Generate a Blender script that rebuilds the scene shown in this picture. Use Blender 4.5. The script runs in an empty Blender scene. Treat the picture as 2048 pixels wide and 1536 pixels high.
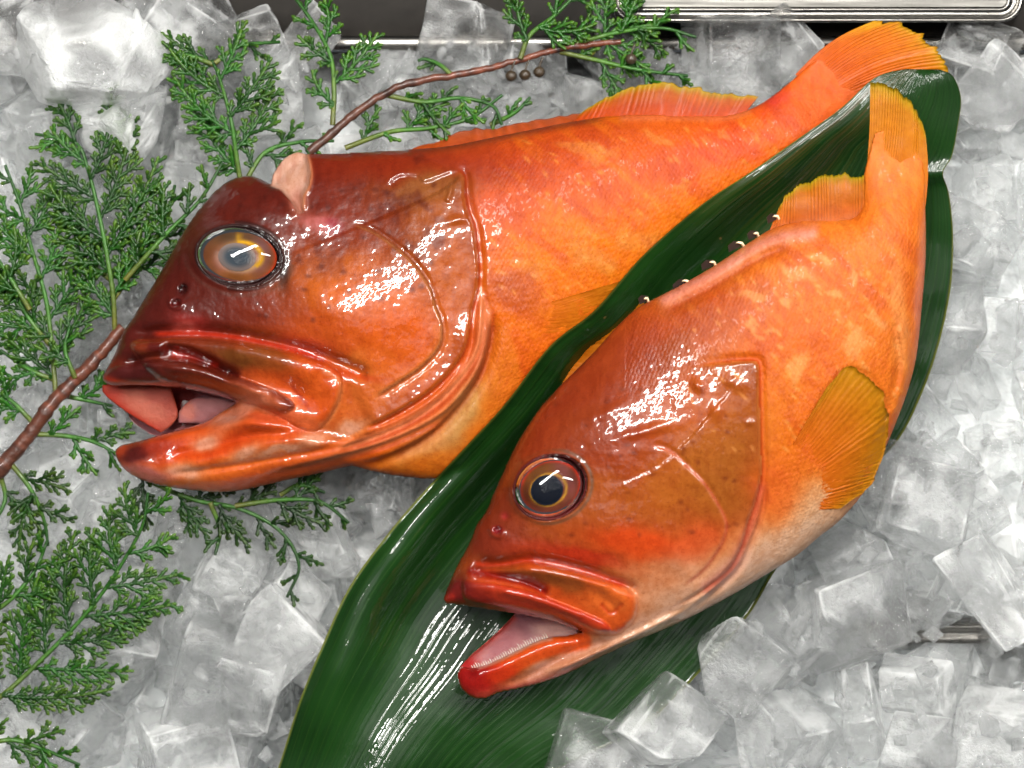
import bpy, math, random
import numpy as np
from mathutils import Vector, Quaternion, Matrix

# ------------------------------------------------------------------ camera, world, lamps, exposure
sc = bpy.context.scene
ALPHA = math.radians(20.0)            # the ice bed is heaped up at this slope towards the back
D, WID = 0.75, 0.36                   # camera distance from the bed, width of bed in view (m)
S = WID / 2048.0
AX = np.array((1.0, 0.0, 0.0)); AY = np.array((0.0, math.cos(ALPHA), math.sin(ALPHA))); AW = np.array((0.0, -math.sin(ALPHA), math.cos(ALPHA)))

def bed(x, y, w):                     # bed frame (right, up the slope, off the bed) -> world
    return Vector((x * AX + y * AY + w * AW).tolist())

def B(px, py, w):                     # a point of the photograph at height w over the bed -> world, arrays allowed
    px, py, w = np.broadcast_arrays(np.asarray(px, float), np.asarray(py, float), np.asarray(w, float))
    f = S * (D - w) / D
    x = (px - 1024) * f; y = (768 - py) * f
    return x[..., None] * AX + y[..., None] * AY + w[..., None] * AW

cam = bpy.data.objects.new('camera', bpy.data.cameras.new('camera')); sc.collection.objects.link(cam)
cam.location = bed(0, 0, D); cam.rotation_euler = (ALPHA, 0, 0)
cam.data.sensor_width = 36; cam.data.lens = 36 * D / WID; cam.data.clip_start = 0.01; cam.data.clip_end = 20
cam.data.dof.use_dof = True; cam.data.dof.focus_distance = D - 0.030; cam.data.dof.aperture_fstop = 7.0
sc.camera = cam

wd = bpy.data.worlds.new('World'); sc.world = wd; wd.use_nodes = True
bg = wd.node_tree.nodes['Background']; bg.inputs[0].default_value = (0.80, 0.90, 1.0, 1); bg.inputs[1].default_value = 0.05

def area(name, pos, target, sx, sy, power, col):
    l = bpy.data.lights.new(name, 'AREA'); l.shape = 'RECTANGLE'; l.size = sx; l.size_y = sy; l.energy = power; l.color = col
    o = bpy.data.objects.new(name, l); sc.collection.objects.link(o)
    p = bed(*pos); o.location = p; o.rotation_euler = (bed(*target) - p).to_track_quat('-Z', 'Y').to_euler()
    return o
area('overhead_light', (-0.05, 0.42, 1.00), (0.0, 0.0, 0), 1.00, 0.09, 20.0, (1.0, 0.975, 0.93))
area('overhead_light', (0.80, 0.30, 1.00), (0.05, 0, 0), 0.10, 0.60, 10.0, (1.0, 0.985, 0.95))  # added fill from the right, brightens the ice on that side

area('ice_fill_light', (0.1, 0.2, 1.7), (0, 0, 0), 1.5, 1.2, 3.2, (1.0, 0.99, 0.97))  # large soft fill added overhead to make the ice glow

sc.view_settings.view_transform = 'Standard'; sc.view_settings.look = 'None'; sc.view_settings.exposure = 0.36; sc.view_settings.gamma = 1
sc.view_settings.use_curve_mapping = False
sc.render.engine = 'CYCLES'
cy = sc.cycles; cy.max_bounces = 11; cy.transmission_bounces = 11; cy.diffuse_bounces = 4; cy.glossy_bounces = 4; cy.transparent_max_bounces = 14; cy.use_adaptive_sampling = True; cy.adaptive_threshold = 0.07; cy.time_limit = 900; cy.adaptive_min_samples = 12
cy.caustics_reflective = False; cy.caustics_refractive = True; cy.blur_glossy = 0.6; cy.sample_clamp_indirect = 10.0
cy.use_denoising = True
try: cy.denoiser = 'OPENIMAGEDENOISE'
except Exception: pass

# ------------------------------------------------------------------ helpers: numbers
def lin(c):
    c = np.asarray(c, float) / 255.0
    return np.where(c <= 0.04045, c / 12.92, ((c + 0.055) / 1.055) ** 2.4)
def sstep(a, b, x):
    t = np.clip((x - a) / (b - a), 0, 1); return t * t * (3 - 2 * t)
def smooth(pts, n=10, closed=False):                     # Catmull-Rom through the points
    P = np.asarray(pts, float); m = len(P)
    if m < 3: return P
    out = []
    for i in range(m if closed else m - 1):
        p1, p2 = P[i], P[(i + 1) % m]
        p0 = P[i - 1] if (closed or i > 0) else 2 * p1 - p2
        p3 = P[(i + 2) % m] if (closed or i + 2 < m) else 2 * p2 - p1
        for k in range(n):
            t = k / n
            out.append(.5 * (2 * p1 + (p2 - p0) * t + (2 * p0 - 5 * p1 + 4 * p2 - p3) * t * t + (3 * p1 - p0 - 3 * p2 + p3) * t ** 3))
    if not closed: out.append(P[-1])
    return np.array(out)
def outline(*runs, n=6):                                 # each run is smoothed, sharp corners between runs
    return np.concatenate([smooth(r, n) for r in runs])
def resample(P, n):
    P = np.asarray(P, float); d = np.r_[0, np.cumsum(np.hypot(*np.diff(P[:, :2], axis=0).T))]
    u = np.linspace(0, d[-1], n); return np.stack([np.interp(u, d, P[:, k]) for k in range(P.shape[1])], 1)
def sdist(X, Y, poly):                                   # signed distance to a closed polygon, inside positive
    best = np.full(X.shape, 1e18); ins = np.zeros(X.shape, bool); A = np.asarray(poly, float); Bp = np.roll(A, -1, 0)
    for (ax, ay), (bx, by) in zip(A, Bp):
        dx, dy = bx - ax, by - ay; l2 = dx * dx + dy * dy
        if l2 < 1e-9: continue
        t = np.clip(((X - ax) * dx + (Y - ay) * dy) / l2, 0, 1)
        best = np.minimum(best, (X - ax - t * dx) ** 2 + (Y - ay - t * dy) ** 2)
        if dy != 0:
            c = (ay > Y) != (by > Y); ins ^= c & (X < ax + (Y - ay) * dx / dy)
    d = np.sqrt(best); return np.where(ins, d, -d)
def cdist(X, Y, pts, reach=None):                        # distance, side (+ = right hand of travel on screen) and place along an open curve
    P = np.asarray(pts, float)
    if reach is not None and X.ndim == 2:                # only near the curve, where it matters
        st = X[0, 1] - X[0, 0] if abs(X[0, 1] - X[0, 0]) > 1 else 3.0
        (x0, y0), (x1, y1) = P.min(0) - reach, P.max(0) + reach; m = (X > x0) & (X < x1) & (Y > y0) & (Y < y1); d = np.full(X.shape, 1e4); sg = np.zeros(X.shape); tt = np.zeros(X.shape)
        d[m], sg[m], tt[m] = cdist(X[m], Y[m], P); return d, sg, tt
    P = np.asarray(pts, float); L = np.r_[0, np.cumsum(np.hypot(*np.diff(P, axis=0).T))]
    best = np.full(X.shape, 1e18); sg = np.zeros(X.shape); tt = np.zeros(X.shape)
    for i in range(len(P) - 1):
        ax, ay = P[i]; dx, dy = P[i + 1] - P[i]; l2 = dx * dx + dy * dy + 1e-9
        t = np.clip(((X - ax) * dx + (Y - ay) * dy) / l2, 0, 1); d2 = (X - ax - t * dx) ** 2 + (Y - ay - t * dy) ** 2
        m = d2 < best
        best = np.where(m, d2, best); sg = np.where(m, np.sign(dx * (Y - ay) - dy * (X - ax)), sg); tt = np.where(m, (L[i] + t * math.sqrt(l2)) / L[-1], tt)
    return np.sqrt(best), sg, tt
_LAT = np.random.default_rng(11).uniform(-1, 1, (256, 256))
def vnoise(x, y):
    xi = np.floor(x).astype(int); yi = np.floor(y).astype(int); fx = x - xi; fy = y - yi
    fx = fx * fx * (3 - 2 * fx); fy = fy * fy * (3 - 2 * fy)
    g = lambda a, b: _LAT[a & 255, b & 255]
    return (g(xi, yi) * (1 - fx) + g(xi + 1, yi) * fx) * (1 - fy) + (g(xi, yi + 1) * (1 - fx) + g(xi + 1, yi + 1) * fx) * fy
def fbm(x, y, o=4):
    s = 0; a = 1
    for k in range(o): s = s + a * vnoise(x * 2 ** k + 17.3 * k, y * 2 ** k + 5.1 * k); a *= .5
    return s / 1.6

# ------------------------------------------------------------------ helpers: objects
def link(name, data=None, parent=None, loc=(0, 0, 0)):
    o = bpy.data.objects.new(name, data); sc.collection.objects.link(o)
    if parent is not None: o.parent = parent
    o.location = loc; return o
def tag(o, label=None, cat=None, group=None, kind=None):
    for k, v in (('label', label), ('category', cat), ('group', group), ('kind', kind)):
        if v: o[k] = v
    return o
def origin(o):
    p = Vector((0, 0, 0))
    while o is not None: p += o.location; o = o.parent
    return p
def mesh(name, V, F, mat, parent=None, col=None, attrs=None, smooth_=True):
    """one mesh object from world-space vertices; faces an (n,4) or (n,3) array or a ragged list"""
    V = np.asarray(V, float); off = np.array(origin(parent)) if parent is not None else V.mean(0)
    me = bpy.data.meshes.new(name); V = V - off
    if isinstance(F, np.ndarray):
        k = F.shape[1]; me.vertices.add(len(V)); me.vertices.foreach_set('co', V.ravel().astype(np.float32))
        me.loops.add(F.size); me.loops.foreach_set('vertex_index', F.ravel().astype(np.int32))
        me.polygons.add(len(F)); me.polygons.foreach_set('loop_start', np.arange(0, F.size, k, dtype=np.int32)); me.polygons.foreach_set('loop_total', np.full(len(F), k, np.int32))
        me.update(calc_edges=True)
    else: me.from_pydata(V.tolist(), [], F)
    if col is not None:
        a = me.color_attributes.new('col', 'FLOAT_COLOR', 'POINT'); c = np.ones((len(V), 4), np.float32); c[:, :3] = col; a.data.foreach_set('color', c.ravel())
    for k, v in (attrs or {}).items():
        a = me.attributes.new(k, 'FLOAT', 'POINT'); a.data.foreach_set('value', np.asarray(v, np.float32))
    me.polygons.foreach_set('use_smooth', np.full(len(me.polygons), smooth_)); me.validate(); me.update()
    me.materials.append(mat)
    return link(name, me, parent, (0, 0, 0) if parent is not None else off.tolist())
class MB:                                                # collects pieces of one mesh
    def __init__(s): s.v = []; s.f = []; s.c = []; s.n = 0
    def add(s, V, F, col=None):
        V = np.asarray(V, float); s.v.append(V); s.f.append(np.asarray(F, int) + s.n); s.n += len(V)
        s.c.append(np.broadcast_to(np.asarray(col if col is not None else (1, 1, 1), float), (len(V), 3)))
    def build(s, name, mat, parent=None, **k):
        return mesh(name, np.concatenate(s.v), np.concatenate(s.f), mat, parent, col=np.concatenate(s.c), **k)
def tube(mb, C, R, sides=6, flat=1.0, col=None, up=AW):  # sweep along world points C with radii R
    C = np.asarray(C, float); n = len(C); R = np.broadcast_to(np.asarray(R, float), (n,))
    T = np.gradient(C, axis=0); T /= np.linalg.norm(T, axis=1)[:, None] + 1e-12
    Sd = np.cross(T, up); Sd /= np.linalg.norm(Sd, axis=1)[:, None] + 1e-12; U = np.cross(Sd, T)
    a = np.linspace(0, 2 * math.pi, sides, endpoint=False)
    V = C[:, None] + R[:, None, None] * (np.cos(a)[None, :, None] * Sd[:, None] + flat * np.sin(a)[None, :, None] * U[:, None])
    i = np.arange(n - 1)[:, None] * sides; j = np.arange(sides)[None]; jn = (j + 1) % sides
    F = np.stack([i + j, i + jn, i + sides + jn, i + sides + j], -1).reshape(-1, 4)
    V = V.reshape(-1, 3); c = None if col is None else (np.repeat(col, sides, 0) if np.ndim(col) == 2 else col)
    mb.add(V, F, c)

# ------------------------------------------------------------------ helpers: materials
def mat(name):
    m = bpy.data.materials.new(name); m.use_nodes = True; nt = m.node_tree; nt.nodes.clear()
    out = nt.nodes.new('ShaderNodeOutputMaterial'); p = nt.nodes.new('ShaderNodeBsdfPrincipled'); nt.links.new(p.outputs[0], out.inputs[0])
    return m, nt, p, out
def nd(nt, t, ins=None, **kw):
    n = nt.nodes.new('ShaderNode' + t)
    for k, v in kw.items(): setattr(n, k, v)
    for k, v in (ins or {}).items():
        if hasattr(v, 'links'): nt.links.new(v, n.inputs[k])
        else: n.inputs[k].default_value = v
    return n
def setp(nt, p, **kw):
    for k, v in kw.items():
        k = k.replace('_', ' ')
        if hasattr(v, 'links'): nt.links.new(v, p.inputs[k])
        else: p.inputs[k].default_value = v
def fac(n): return n.outputs['Fac'] if 'Fac' in n.outputs else n.outputs[0]
def math_(nt, op, a, b=0.0, clamp=False):
    return nd(nt, 'Math', {0: a, 1: b}, operation=op, use_clamp=clamp).outputs[0]
def rng(nt, v, a, b, c, d): return nd(nt, 'MapRange', {'Value': v, 'From Min': a, 'From Max': b, 'To Min': c, 'To Max': d}).outputs[0]
def noise(nt, vec, scale, detail=3, rough=.55, dist=0.0):
    return nd(nt, 'TexNoise', {'Vector': vec, 'Scale': scale, 'Detail': detail, 'Roughness': rough, 'Distortion': dist}).outputs['Fac']
def mixc(nt, f, a, b, mode='MIX'):
    n = nd(nt, 'Mix', data_type='RGBA', blend_type=mode)
    for s, v in (('Factor', f), ('A', a), ('B', b)):
        i = [q for q in n.inputs if q.name == s and (q.type == 'RGBA' if s != 'Factor' else q.type == 'VALUE')][0]
        if hasattr(v, 'links'): nt.links.new(v, i)
        else: i.default_value = v
    return [q for q in n.outputs if q.type == 'RGBA'][0]
def attr(nt, name): return nd(nt, 'Attribute', attribute_name=name)
def objco(nt): return nd(nt, 'TexCoord').outputs['Object']
def mapping(nt, vec, rot=(0, 0, 0), scale=(1, 1, 1)): return nd(nt, 'Mapping', {'Vector': vec, 'Rotation': rot, 'Scale': scale}).outputs[0]
def bump(nt, h, dist, strength=1.0, normal=None):
    n = nd(nt, 'Bump', {'Height': h, 'Distance': dist, 'Strength': strength})
    if normal is not None: nt.links.new(normal, n.inputs['Normal'])
    return n.outputs[0]

def m_skin(name, rot):
    m, nt, p, out = mat(name); co = objco(nt); c = mixc(nt, 1.0, attr(nt, 'col').outputs['Color'], (.49, .465, .44, 1), 'MULTIPLY')
    g = attr(nt, 'gloss').outputs['Fac']; sca = attr(nt, 'scaly').outputs['Fac']
    st = mapping(nt, co, (0, 0, rot), (1.0, .28, 1.0))
    n1 = noise(nt, st, 420, 4, .65); n2 = noise(nt, co, 1500, 2); n3 = noise(nt, co, 90, 4, .6)
    c = mixc(nt, rng(nt, n1, .42, .62, 0, 1), c, (.86, .76, .66, 1), 'MULTIPLY')
    sp = math_(nt, 'MULTIPLY', rng(nt, n2, .56, .70, 0, .42), 1.0)
    c = mixc(nt, sp, c, (.55, .40, .35, 1), 'MULTIPLY')
    c = mixc(nt, rng(nt, n3, .5, .75, 0, .35), c, (1.35, 1.35, 1.3, 1), 'MULTIPLY')
    vo = nd(nt, 'TexVoronoi', {'Vector': mapping(nt, co, (0, 0, rot), (1.0, .62, 1.0)), 'Scale': 900.0, 'Randomness': .45})
    h = math_(nt, 'MULTIPLY', vo.outputs['Distance'], math_(nt, 'MULTIPLY', sca, -0.7))
    fine = noise(nt, co, 480, 1, .5); fine2 = noise(nt, mapping(nt, co, (0, 0, rot), (1, .45, 1)), 330, 1, .5)
    bn = bump(nt, h, .00032, .9); bn = bump(nt, fine, .00030, .5, bn)
    cn = bump(nt, fine, .00030, .8); cn = bump(nt, fine2, .00026, .6, cn); 
    setp(nt, p, Base_Color=c, Roughness=rng(nt, g, 0, 1, .55, .36), Specular_IOR_Level=.2, Normal=bn, Coat_Weight=rng(nt, g, 0, 1, .05, 1.0), Coat_Roughness=.025, Coat_IOR=1.42, Coat_Normal=cn,
         Subsurface_Weight=0.0)
    return m
def m_fin(name):
    m, nt, p, out = mat(name); co = objco(nt); c = attr(nt, 'col').outputs['Color']
    c = mixc(nt, 1.0, c, (.50, .475, .44, 1), 'MULTIPLY'); n1 = noise(nt, co, 500, 3)
    c = mixc(nt, rng(nt, n1, .4, .7, 0, .5), c, (.75, .6, .5, 1), 'MULTIPLY')
    bn = bump(nt, noise(nt, co, 700, 2), .0003, .5)
    setp(nt, p, Base_Color=c, Roughness=.5, Specular_IOR_Level=.12, Normal=bn, Coat_Weight=.05, Coat_Roughness=.2)
    t = nd(nt, 'BsdfTranslucent', {'Color': c, 'Normal': bn}); mx = nd(nt, 'MixShader', {0: .12}); nt.links.new(p.outputs[0], mx.inputs[1]); nt.links.new(t.outputs[0], mx.inputs[2]); nt.links.new(mx.outputs[0], out.inputs[0])
    return m
def m_wet(name, rough=.3, coat=1.0, sss=.25, bump_=.0004, bs=500, spec=.4):
    m, nt, p, out = mat(name); co = objco(nt); c = attr(nt, 'col').outputs['Color']
    c = mixc(nt, 1.0, c, (.53, .51, .50, 1), 'MULTIPLY'); n1 = noise(nt, co, 260, 3); c = mixc(nt, rng(nt, n1, .4, .7, 0, .5), c, (.8, .7, .68, 1), 'MULTIPLY')
    setp(nt, p, Base_Color=c, Roughness=rough, Specular_IOR_Level=spec, Coat_Weight=coat, Coat_Roughness=.06, Normal=bump(nt, noise(nt, co, bs, 2), bump_, .5), Subsurface_Weight=sss, Subsurface_Scale=.004, Subsurface_Radius=(1, .4, .25))
    return m
def m_plain(name, rgb, rough=.4, metal=0.0, coat=0.0, bs=None, bd=.0002, spec=.5):
    m, nt, p, out = mat(name); co = objco(nt)
    n1 = noise(nt, co, 300, 3); c = mixc(nt, rng(nt, n1, .35, .7, 0, .6), (*rgb, 1), tuple(x * .72 for x in rgb) + (1,))
    setp(nt, p, Base_Color=c, Roughness=rough, Metallic=metal, Coat_Weight=coat, Coat_Roughness=.08, Specular_IOR_Level=spec)
    if bs: setp(nt, p, Normal=bump(nt, noise(nt, co, bs, 3), bd, .6))
    return m

# ------------------------------------------------------------------ relief bodies: an outline filled, inflated and sculpted on both sides
class Relief:
    def __init__(s, poly, step=3.0):
        s.poly = np.asarray(poly, float); s.step = step
        x0, y0 = s.poly.min(0) - 3 * step; x1, y1 = s.poly.max(0) + 3 * step
        s.X, s.Y = np.meshgrid(np.arange(x0, x1, step), np.arange(y0, y1, step))
        s.sd = sdist(s.X, s.Y, s.poly); gy, gx = np.gradient(s.sd, step); g2 = np.maximum(gx * gx + gy * gy, .25)
        out = s.sd <= 0
        s.PX = np.where(out, s.X - s.sd * gx / g2, s.X); s.PY = np.where(out, s.Y - s.sd * gy / g2, s.Y)
        s.ins = ~out; s.h = np.zeros(s.X.shape); s.hb = None
        s.col = np.zeros(s.X.shape + (3,)); s.gloss = np.zeros(s.X.shape); s.scaly = np.zeros(s.X.shape)
        s.wob = 14 * fbm(s.X / 60, s.Y / 60), 14 * fbm(s.X / 60 + 40, s.Y / 60 + 9)
    def inflate(s, H, L):
        u = None
        for f, it in ((8, 500), (4, 250), (2, 150), (1, 80)):
            m = s.ins[::f, ::f].astype(float); st = s.step * f
            if u is None: u = np.zeros(m.shape)
            else: u = np.repeat(np.repeat(u, 2, 0), 2, 1)[:m.shape[0], :m.shape[1]]; u = np.pad(u, ((0, m.shape[0] - u.shape[0]), (0, m.shape[1] - u.shape[1])), 'edge')
            for _ in range(it):
                v = np.zeros_like(u); v[1:] += u[:-1]; v[:-1] += u[1:]; v[:, 1:] += u[:, :-1]; v[:, :-1] += u[:, 1:]
                u = (v + st * st) / (4 + st * st / (L * L)) * m
        s.h = H * np.sqrt(u / u.max()); s.hb = s.h.copy()
    # sculpting, heights in photograph pixels
    def fld(s, pts, n=4, reach=160): return cdist(s.X, s.Y, smooth(pts, n), reach)
    def edge(s, pts, A, L=40, groove=0, gl=6, fade=.08, side=1, reach=240):  # a flap ending at the curve, raised on one side
        d, sg, t = s.fld(pts, 4, reach); f = sstep(0, fade, t) * sstep(0, fade, 1 - t); sg = sg * side
        q = d * sg; s.h += f * (A * np.exp(-np.maximum(q, 0) / L) * sstep(-3, 5, q) - groove * np.exp(-((q + 6) / gl) ** 2)); return q, t
    def ridge(s, pts, A, wd, fade=.12):
        d, sg, t = s.fld(pts); s.h += A * np.exp(-(d / wd) ** 2) * sstep(0, fade, t) * sstep(0, fade, 1 - t)
    def plate(s, poly, A, e):
        d = np.clip(sdist(s.X, s.Y, poly), 0, e) / e; s.h += A * np.sqrt(np.clip(1 - (1 - d) ** 2, 0, 1))
    def bulge(s, cx, cy, rx, ry, ang, A):
        s.h += A * s.g(cx, cy, rx, ry, ang, 0) * s.ins
    # pigment
    def g(s, cx, cy, rx, ry, ang=0, wob=1.0):
        a = math.radians(ang); x = s.X + wob * s.wob[0] - cx; y = s.Y + wob * s.wob[1] - cy
        u = (x * math.cos(a) + y * math.sin(a)) / rx; v = (-x * math.sin(a) + y * math.cos(a)) / ry
        return np.exp(-(u * u + v * v))
    def blend(s, m, c): s.col += (np.asarray(c, float) - s.col) * np.clip(m, 0, 1)[..., None]
    def blob(s, cx, cy, rx, ry, ang, c, a=1.0, wob=1.0, hard=1.0):
        m = np.clip(1.55 * s.g(cx, cy, rx, ry, ang, wob), 0, 1); m = m if hard == 1 else sstep(.5 - .5 / hard, .5 + .5 / hard, m)
        s.blend(a * m, c)
    def line(s, pts, wd, c, a=1.0, wob=0.0, fade=.06, side=0):
        d, sg, t = cdist(s.X + wob * s.wob[0], s.Y + wob * s.wob[1], smooth(pts, 4), 60 + 2 * wd)
        m = np.exp(-(d / wd) ** 2) * sstep(0, fade, t) * sstep(0, fade, 1 - t)
        if side: m = m * (sg * side > 0)
        s.blend(a * m, c)
    def fill(s, poly, c, a=1.0, soft=6, wob=.5):
        d = sdist(s.X + wob * s.wob[0], s.Y + wob * s.wob[1], poly); s.blend(a * sstep(-soft, soft, d), c)
    def taper(s, a, b, L, k=.03):                         # the body thins towards the root of the tail
        d, _, _ = cdist(s.X, s.Y, [a, b]); m = k + (1 - k) * sstep(0, L, d); s.h *= m; s.hb *= m; s.dend = d
    def wmid(s, X, Y): return s.w0 + s.wx * (X - s.c[0]) + s.wy * (Y - s.c[1])
    def build(s, name, mat, parent, w0, wx=0, wy=0, c=(1024, 768), back=.75):
        s.w0, s.wx, s.wy, s.c = w0, wx, wy, c
        ins = s.ins; q = ins[:-1, :-1] | ins[1:, :-1] | ins[:-1, 1:] | ins[1:, 1:]
        used = np.zeros(ins.shape, bool)
        for a in (slice(None, -1), slice(1, None)):
            for b in (slice(None, -1), slice(1, None)): used[a, b] |= q
        h = np.where(ins, s.h, 0); hb = np.where(ins, s.hb if s.hb is not None else s.h, 0)
        wm = s.wmid(s.PX, s.PY)
        idx = np.full(ins.shape, -1); idx[used] = np.arange(used.sum()); V1 = B(s.PX[used], s.PY[used], (wm + h * S)[used])
        bk = used & ins; idb = idx.copy(); idb[bk] = len(V1) + np.arange(bk.sum()); V2 = B(s.PX[bk], s.PY[bk], (wm - hb * S * back)[bk])
        def quads(I, rev):
            f = np.stack([I[:-1, :-1], I[1:, :-1], I[1:, 1:], I[:-1, 1:]], -1)[q]; return f[:, ::-1] if rev else f
        F = np.concatenate([quads(idx, False), quads(idb, True)])
        col = lin(np.concatenate([s.col[used], s.col[bk]])); at = {k: np.concatenate([a[used], a[bk]]) for k, a in (('gloss', s.gloss), ('scaly', s.scaly))}
        return mesh(name, np.concatenate([V1, V2]), F, mat, parent, col=col, attrs=at)
    def surf(s, X, Y):
        i = np.clip(np.round((Y - s.Y[0, 0]) / s.step).astype(int), 0, s.X.shape[0] - 1); j = np.clip(np.round((X - s.X[0, 0]) / s.step).astype(int), 0, s.X.shape[1] - 1)
        h = np.where(s.ins, s.h, 0); k = 9; 
        for ax in (0, 1): h = sum(np.roll(h, q, ax) for q in range(-k, k + 1)) / (2 * k + 1)
        return s.wmid(X, Y) + h[i, j] * S
    def at(s, px, py):                                   # surface height (m off the bed) at a point
        i = int(round((py - s.Y[0, 0]) / s.step)); j = int(round((px - s.X[0, 0]) / s.step)); return s.wmid(px, py) + s.h[i, j] * S

def dome(name, mat, parent, c, rx, ry, ang, w, bulge_, colf, rings=22, seg=56, r0=0.0):
    """a round cap (eyeball, pupil, cornea) standing off the bed at height w"""
    a = math.radians(ang); V = []; C = []; F = []
    for i in range(rings + 1):
        r = r0 + (1 - r0) * i / rings
        for k in range(seg):
            t = 2 * math.pi * k / seg; u, v = r * math.cos(t), r * math.sin(t)
            V.append(B(c[0] + rx * u * math.cos(a) - ry * v * math.sin(a), c[1] + rx * u * math.sin(a) + ry * v * math.cos(a), w + bulge_ * S * (math.sqrt(max(0, 1 - .985 * r * r)) - .12)))
            C.append(colf(u, v, r))
    for i in range(rings):
        for k in range(seg): F.append((i * seg + k, (i + 1) * seg + k, (i + 1) * seg + (k + 1) % seg, i * seg + (k + 1) % seg))
    return mesh(name, np.array(V), np.array(F), mat, parent, col=lin(np.array(C)))

def fin(name, mat, parent, root, tip, w_root, w_tip, rays, colf, A=5, jag=8, bow=0, nt=26, seed=0, sub=6, hollow=0.0, follow=None, lift=(2, 8)):
    """a fan of rays between a root curve and a tip curve, corrugated, 0.5 mm thick"""
    r = np.random.default_rng(seed); ns = rays * sub + 1; Rr = resample(smooth(root, 8), ns); Tt = resample(smooth(tip, 8), ns)
    s_ = np.linspace(0, 1, ns); ph = s_ * rays + .45 * vnoise(s_ * rays * .45 + seed, s_ * 0 + seed); am = np.clip(.55 + .8 * vnoise(s_ * rays * .3, s_ * 0 + 9 + seed), .05, 1.3)
    j = jag * 1.3 * vnoise(s_ * rays * .7, s_ * 0 + 3 + seed) + jag * .5 * vnoise(s_ * rays * 2.2, s_ * 0 + seed) + jag * .15 * np.cos(2 * math.pi * ph) * am
    dirv = Tt - Rr; ln = np.hypot(*dirv.T)[:, None]; Tt = Tt + dirv / ln * j[:, None]
    t = np.linspace(0, 1, nt)[None, :]; nrm = np.stack([-dirv[:, 1], dirv[:, 0]], 1) / ln
    P = Rr[:, None] * (1 - t[..., None]) + Tt[:, None] * t[..., None] + nrm[:, None] * (bow * np.sin(math.pi * t))[..., None]
    wr = np.interp(s_, np.linspace(0, 1, np.size(w_root)), np.atleast_1d(w_root))[:, None]; wt = np.interp(s_, np.linspace(0, 1, np.size(w_tip)), np.atleast_1d(w_tip))[:, None]
    wv = wr + (wt - wr) * t + S * A * (am * np.cos(2 * math.pi * ph))[:, None] * sstep(0, .3, t) * (.5 + .5 * t) + S * hollow * np.sin(math.pi * t) * np.ones((ns, 1))
    if follow is not None: wv = follow.surf(P[..., 0], P[..., 1]) + S * (lift[0] + (lift[1] - lift[0]) * t) + (wv - wr - (wt - wr) * t)
    wv = wv + S * 2 * vnoise(P[..., 0] / 30, P[..., 1] / 30)
    C = colf(np.broadcast_to(s_[:, None], wv.shape), np.broadcast_to(t, wv.shape), np.clip((am * np.cos(2 * math.pi * ph))[:, None] + .5 * vnoise(P[..., 0] / 22, P[..., 1] / 22), -1, 1), P)
    Vf = B(P[..., 0], P[..., 1], wv); Vb = B(P[..., 0], P[..., 1], wv - .0005)
    n = ns * nt; I = np.arange(n).reshape(ns, nt); q = np.stack([I[:-1, :-1], I[:-1, 1:], I[1:, 1:], I[1:, :-1]], -1).reshape(-1, 4)
    def rim(a, b): return np.stack([a, b, b + n, a + n], -1)
    F = np.concatenate([q, q[:, ::-1] + n, rim(I[:-1, -1], I[1:, -1]), rim(I[1:, 0], I[:-1, 0]), rim(I[0, :-1], I[0, 1:]), rim(I[-1, 1:], I[-1, :-1])])
    V = np.concatenate([Vf.reshape(-1, 3), Vb.reshape(-1, 3)])
    # front faces must look off the bed
    a, b, c = V[q[len(q) // 2][0]], V[q[len(q) // 2][1]], V[q[len(q) // 2][2]]
    if np.dot(np.cross(b - a, c - a), AW) < 0: F = F[:, ::-1]
    C = lin(np.concatenate([C.reshape(-1, 3)] * 2)); return mesh(name, V, F, mat, parent, col=C, attrs={'gloss': np.full(len(V), .3), 'scaly': np.zeros(len(V))})
def ramp(t, *stops):                                     # colour ramp in display values
    x = [a for a, _ in stops]; return np.stack([np.interp(t, x, [c[k] for _, c in stops]) for k in range(3)], -1)

M_FIN = m_fin('fin_membrane'); M_WET = m_wet('wet_flesh'); M_IRIS = m_wet('eye_surface', .6, 0.0, 0, .0001, 300, .05); M_LID = m_wet('eyelid_skin', .6, .1, 0, .0003, 500, .2)
M_MOUTH = m_wet('mouth_lining', .65, .0, .2, .0009, 380, .3)
def m_cornea():
    m, nt, p, out = mat('cornea'); g = nd(nt, 'BsdfGlossy', {'Roughness': .04, 'Color': (1, 1, 1, 1)}); t = nd(nt, 'BsdfTransparent')
    co = objco(nt); b = bump(nt, noise(nt, co, 420, 1), .0002, .2); nt.links.new(b, g.inputs['Normal'])
    f = nd(nt, 'Fresnel', {'IOR': 1.42}); mx = nd(nt, 'MixShader', {0: f.outputs[0]}); nt.links.new(t.outputs[0], mx.inputs[1]); nt.links.new(g.outputs[0], mx.inputs[2]); nt.links.new(mx.outputs[0], out.inputs[0]); return m
M_CORNEA = m_cornea()

def lid(parent, c, rx, ry, ang, w, r, col, tilt=0.0):    # the thin raised rim round an eye
    a = math.radians(ang); t = np.linspace(0, 2 * math.pi, 97); u, v = np.cos(t), np.sin(t); x = c[0] + rx * u * math.cos(a) - ry * v * math.sin(a); y = c[1] + rx * u * math.sin(a) + ry * v * math.cos(a)
    mb = MB(); tube(mb, B(x, y, w + tilt * S * (x - c[0])), r * S * (1 + .25 * np.cos(t - .6)), 8, 1.2, lin(col)); return mb.build('eyelid', M_LID, parent)

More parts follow.
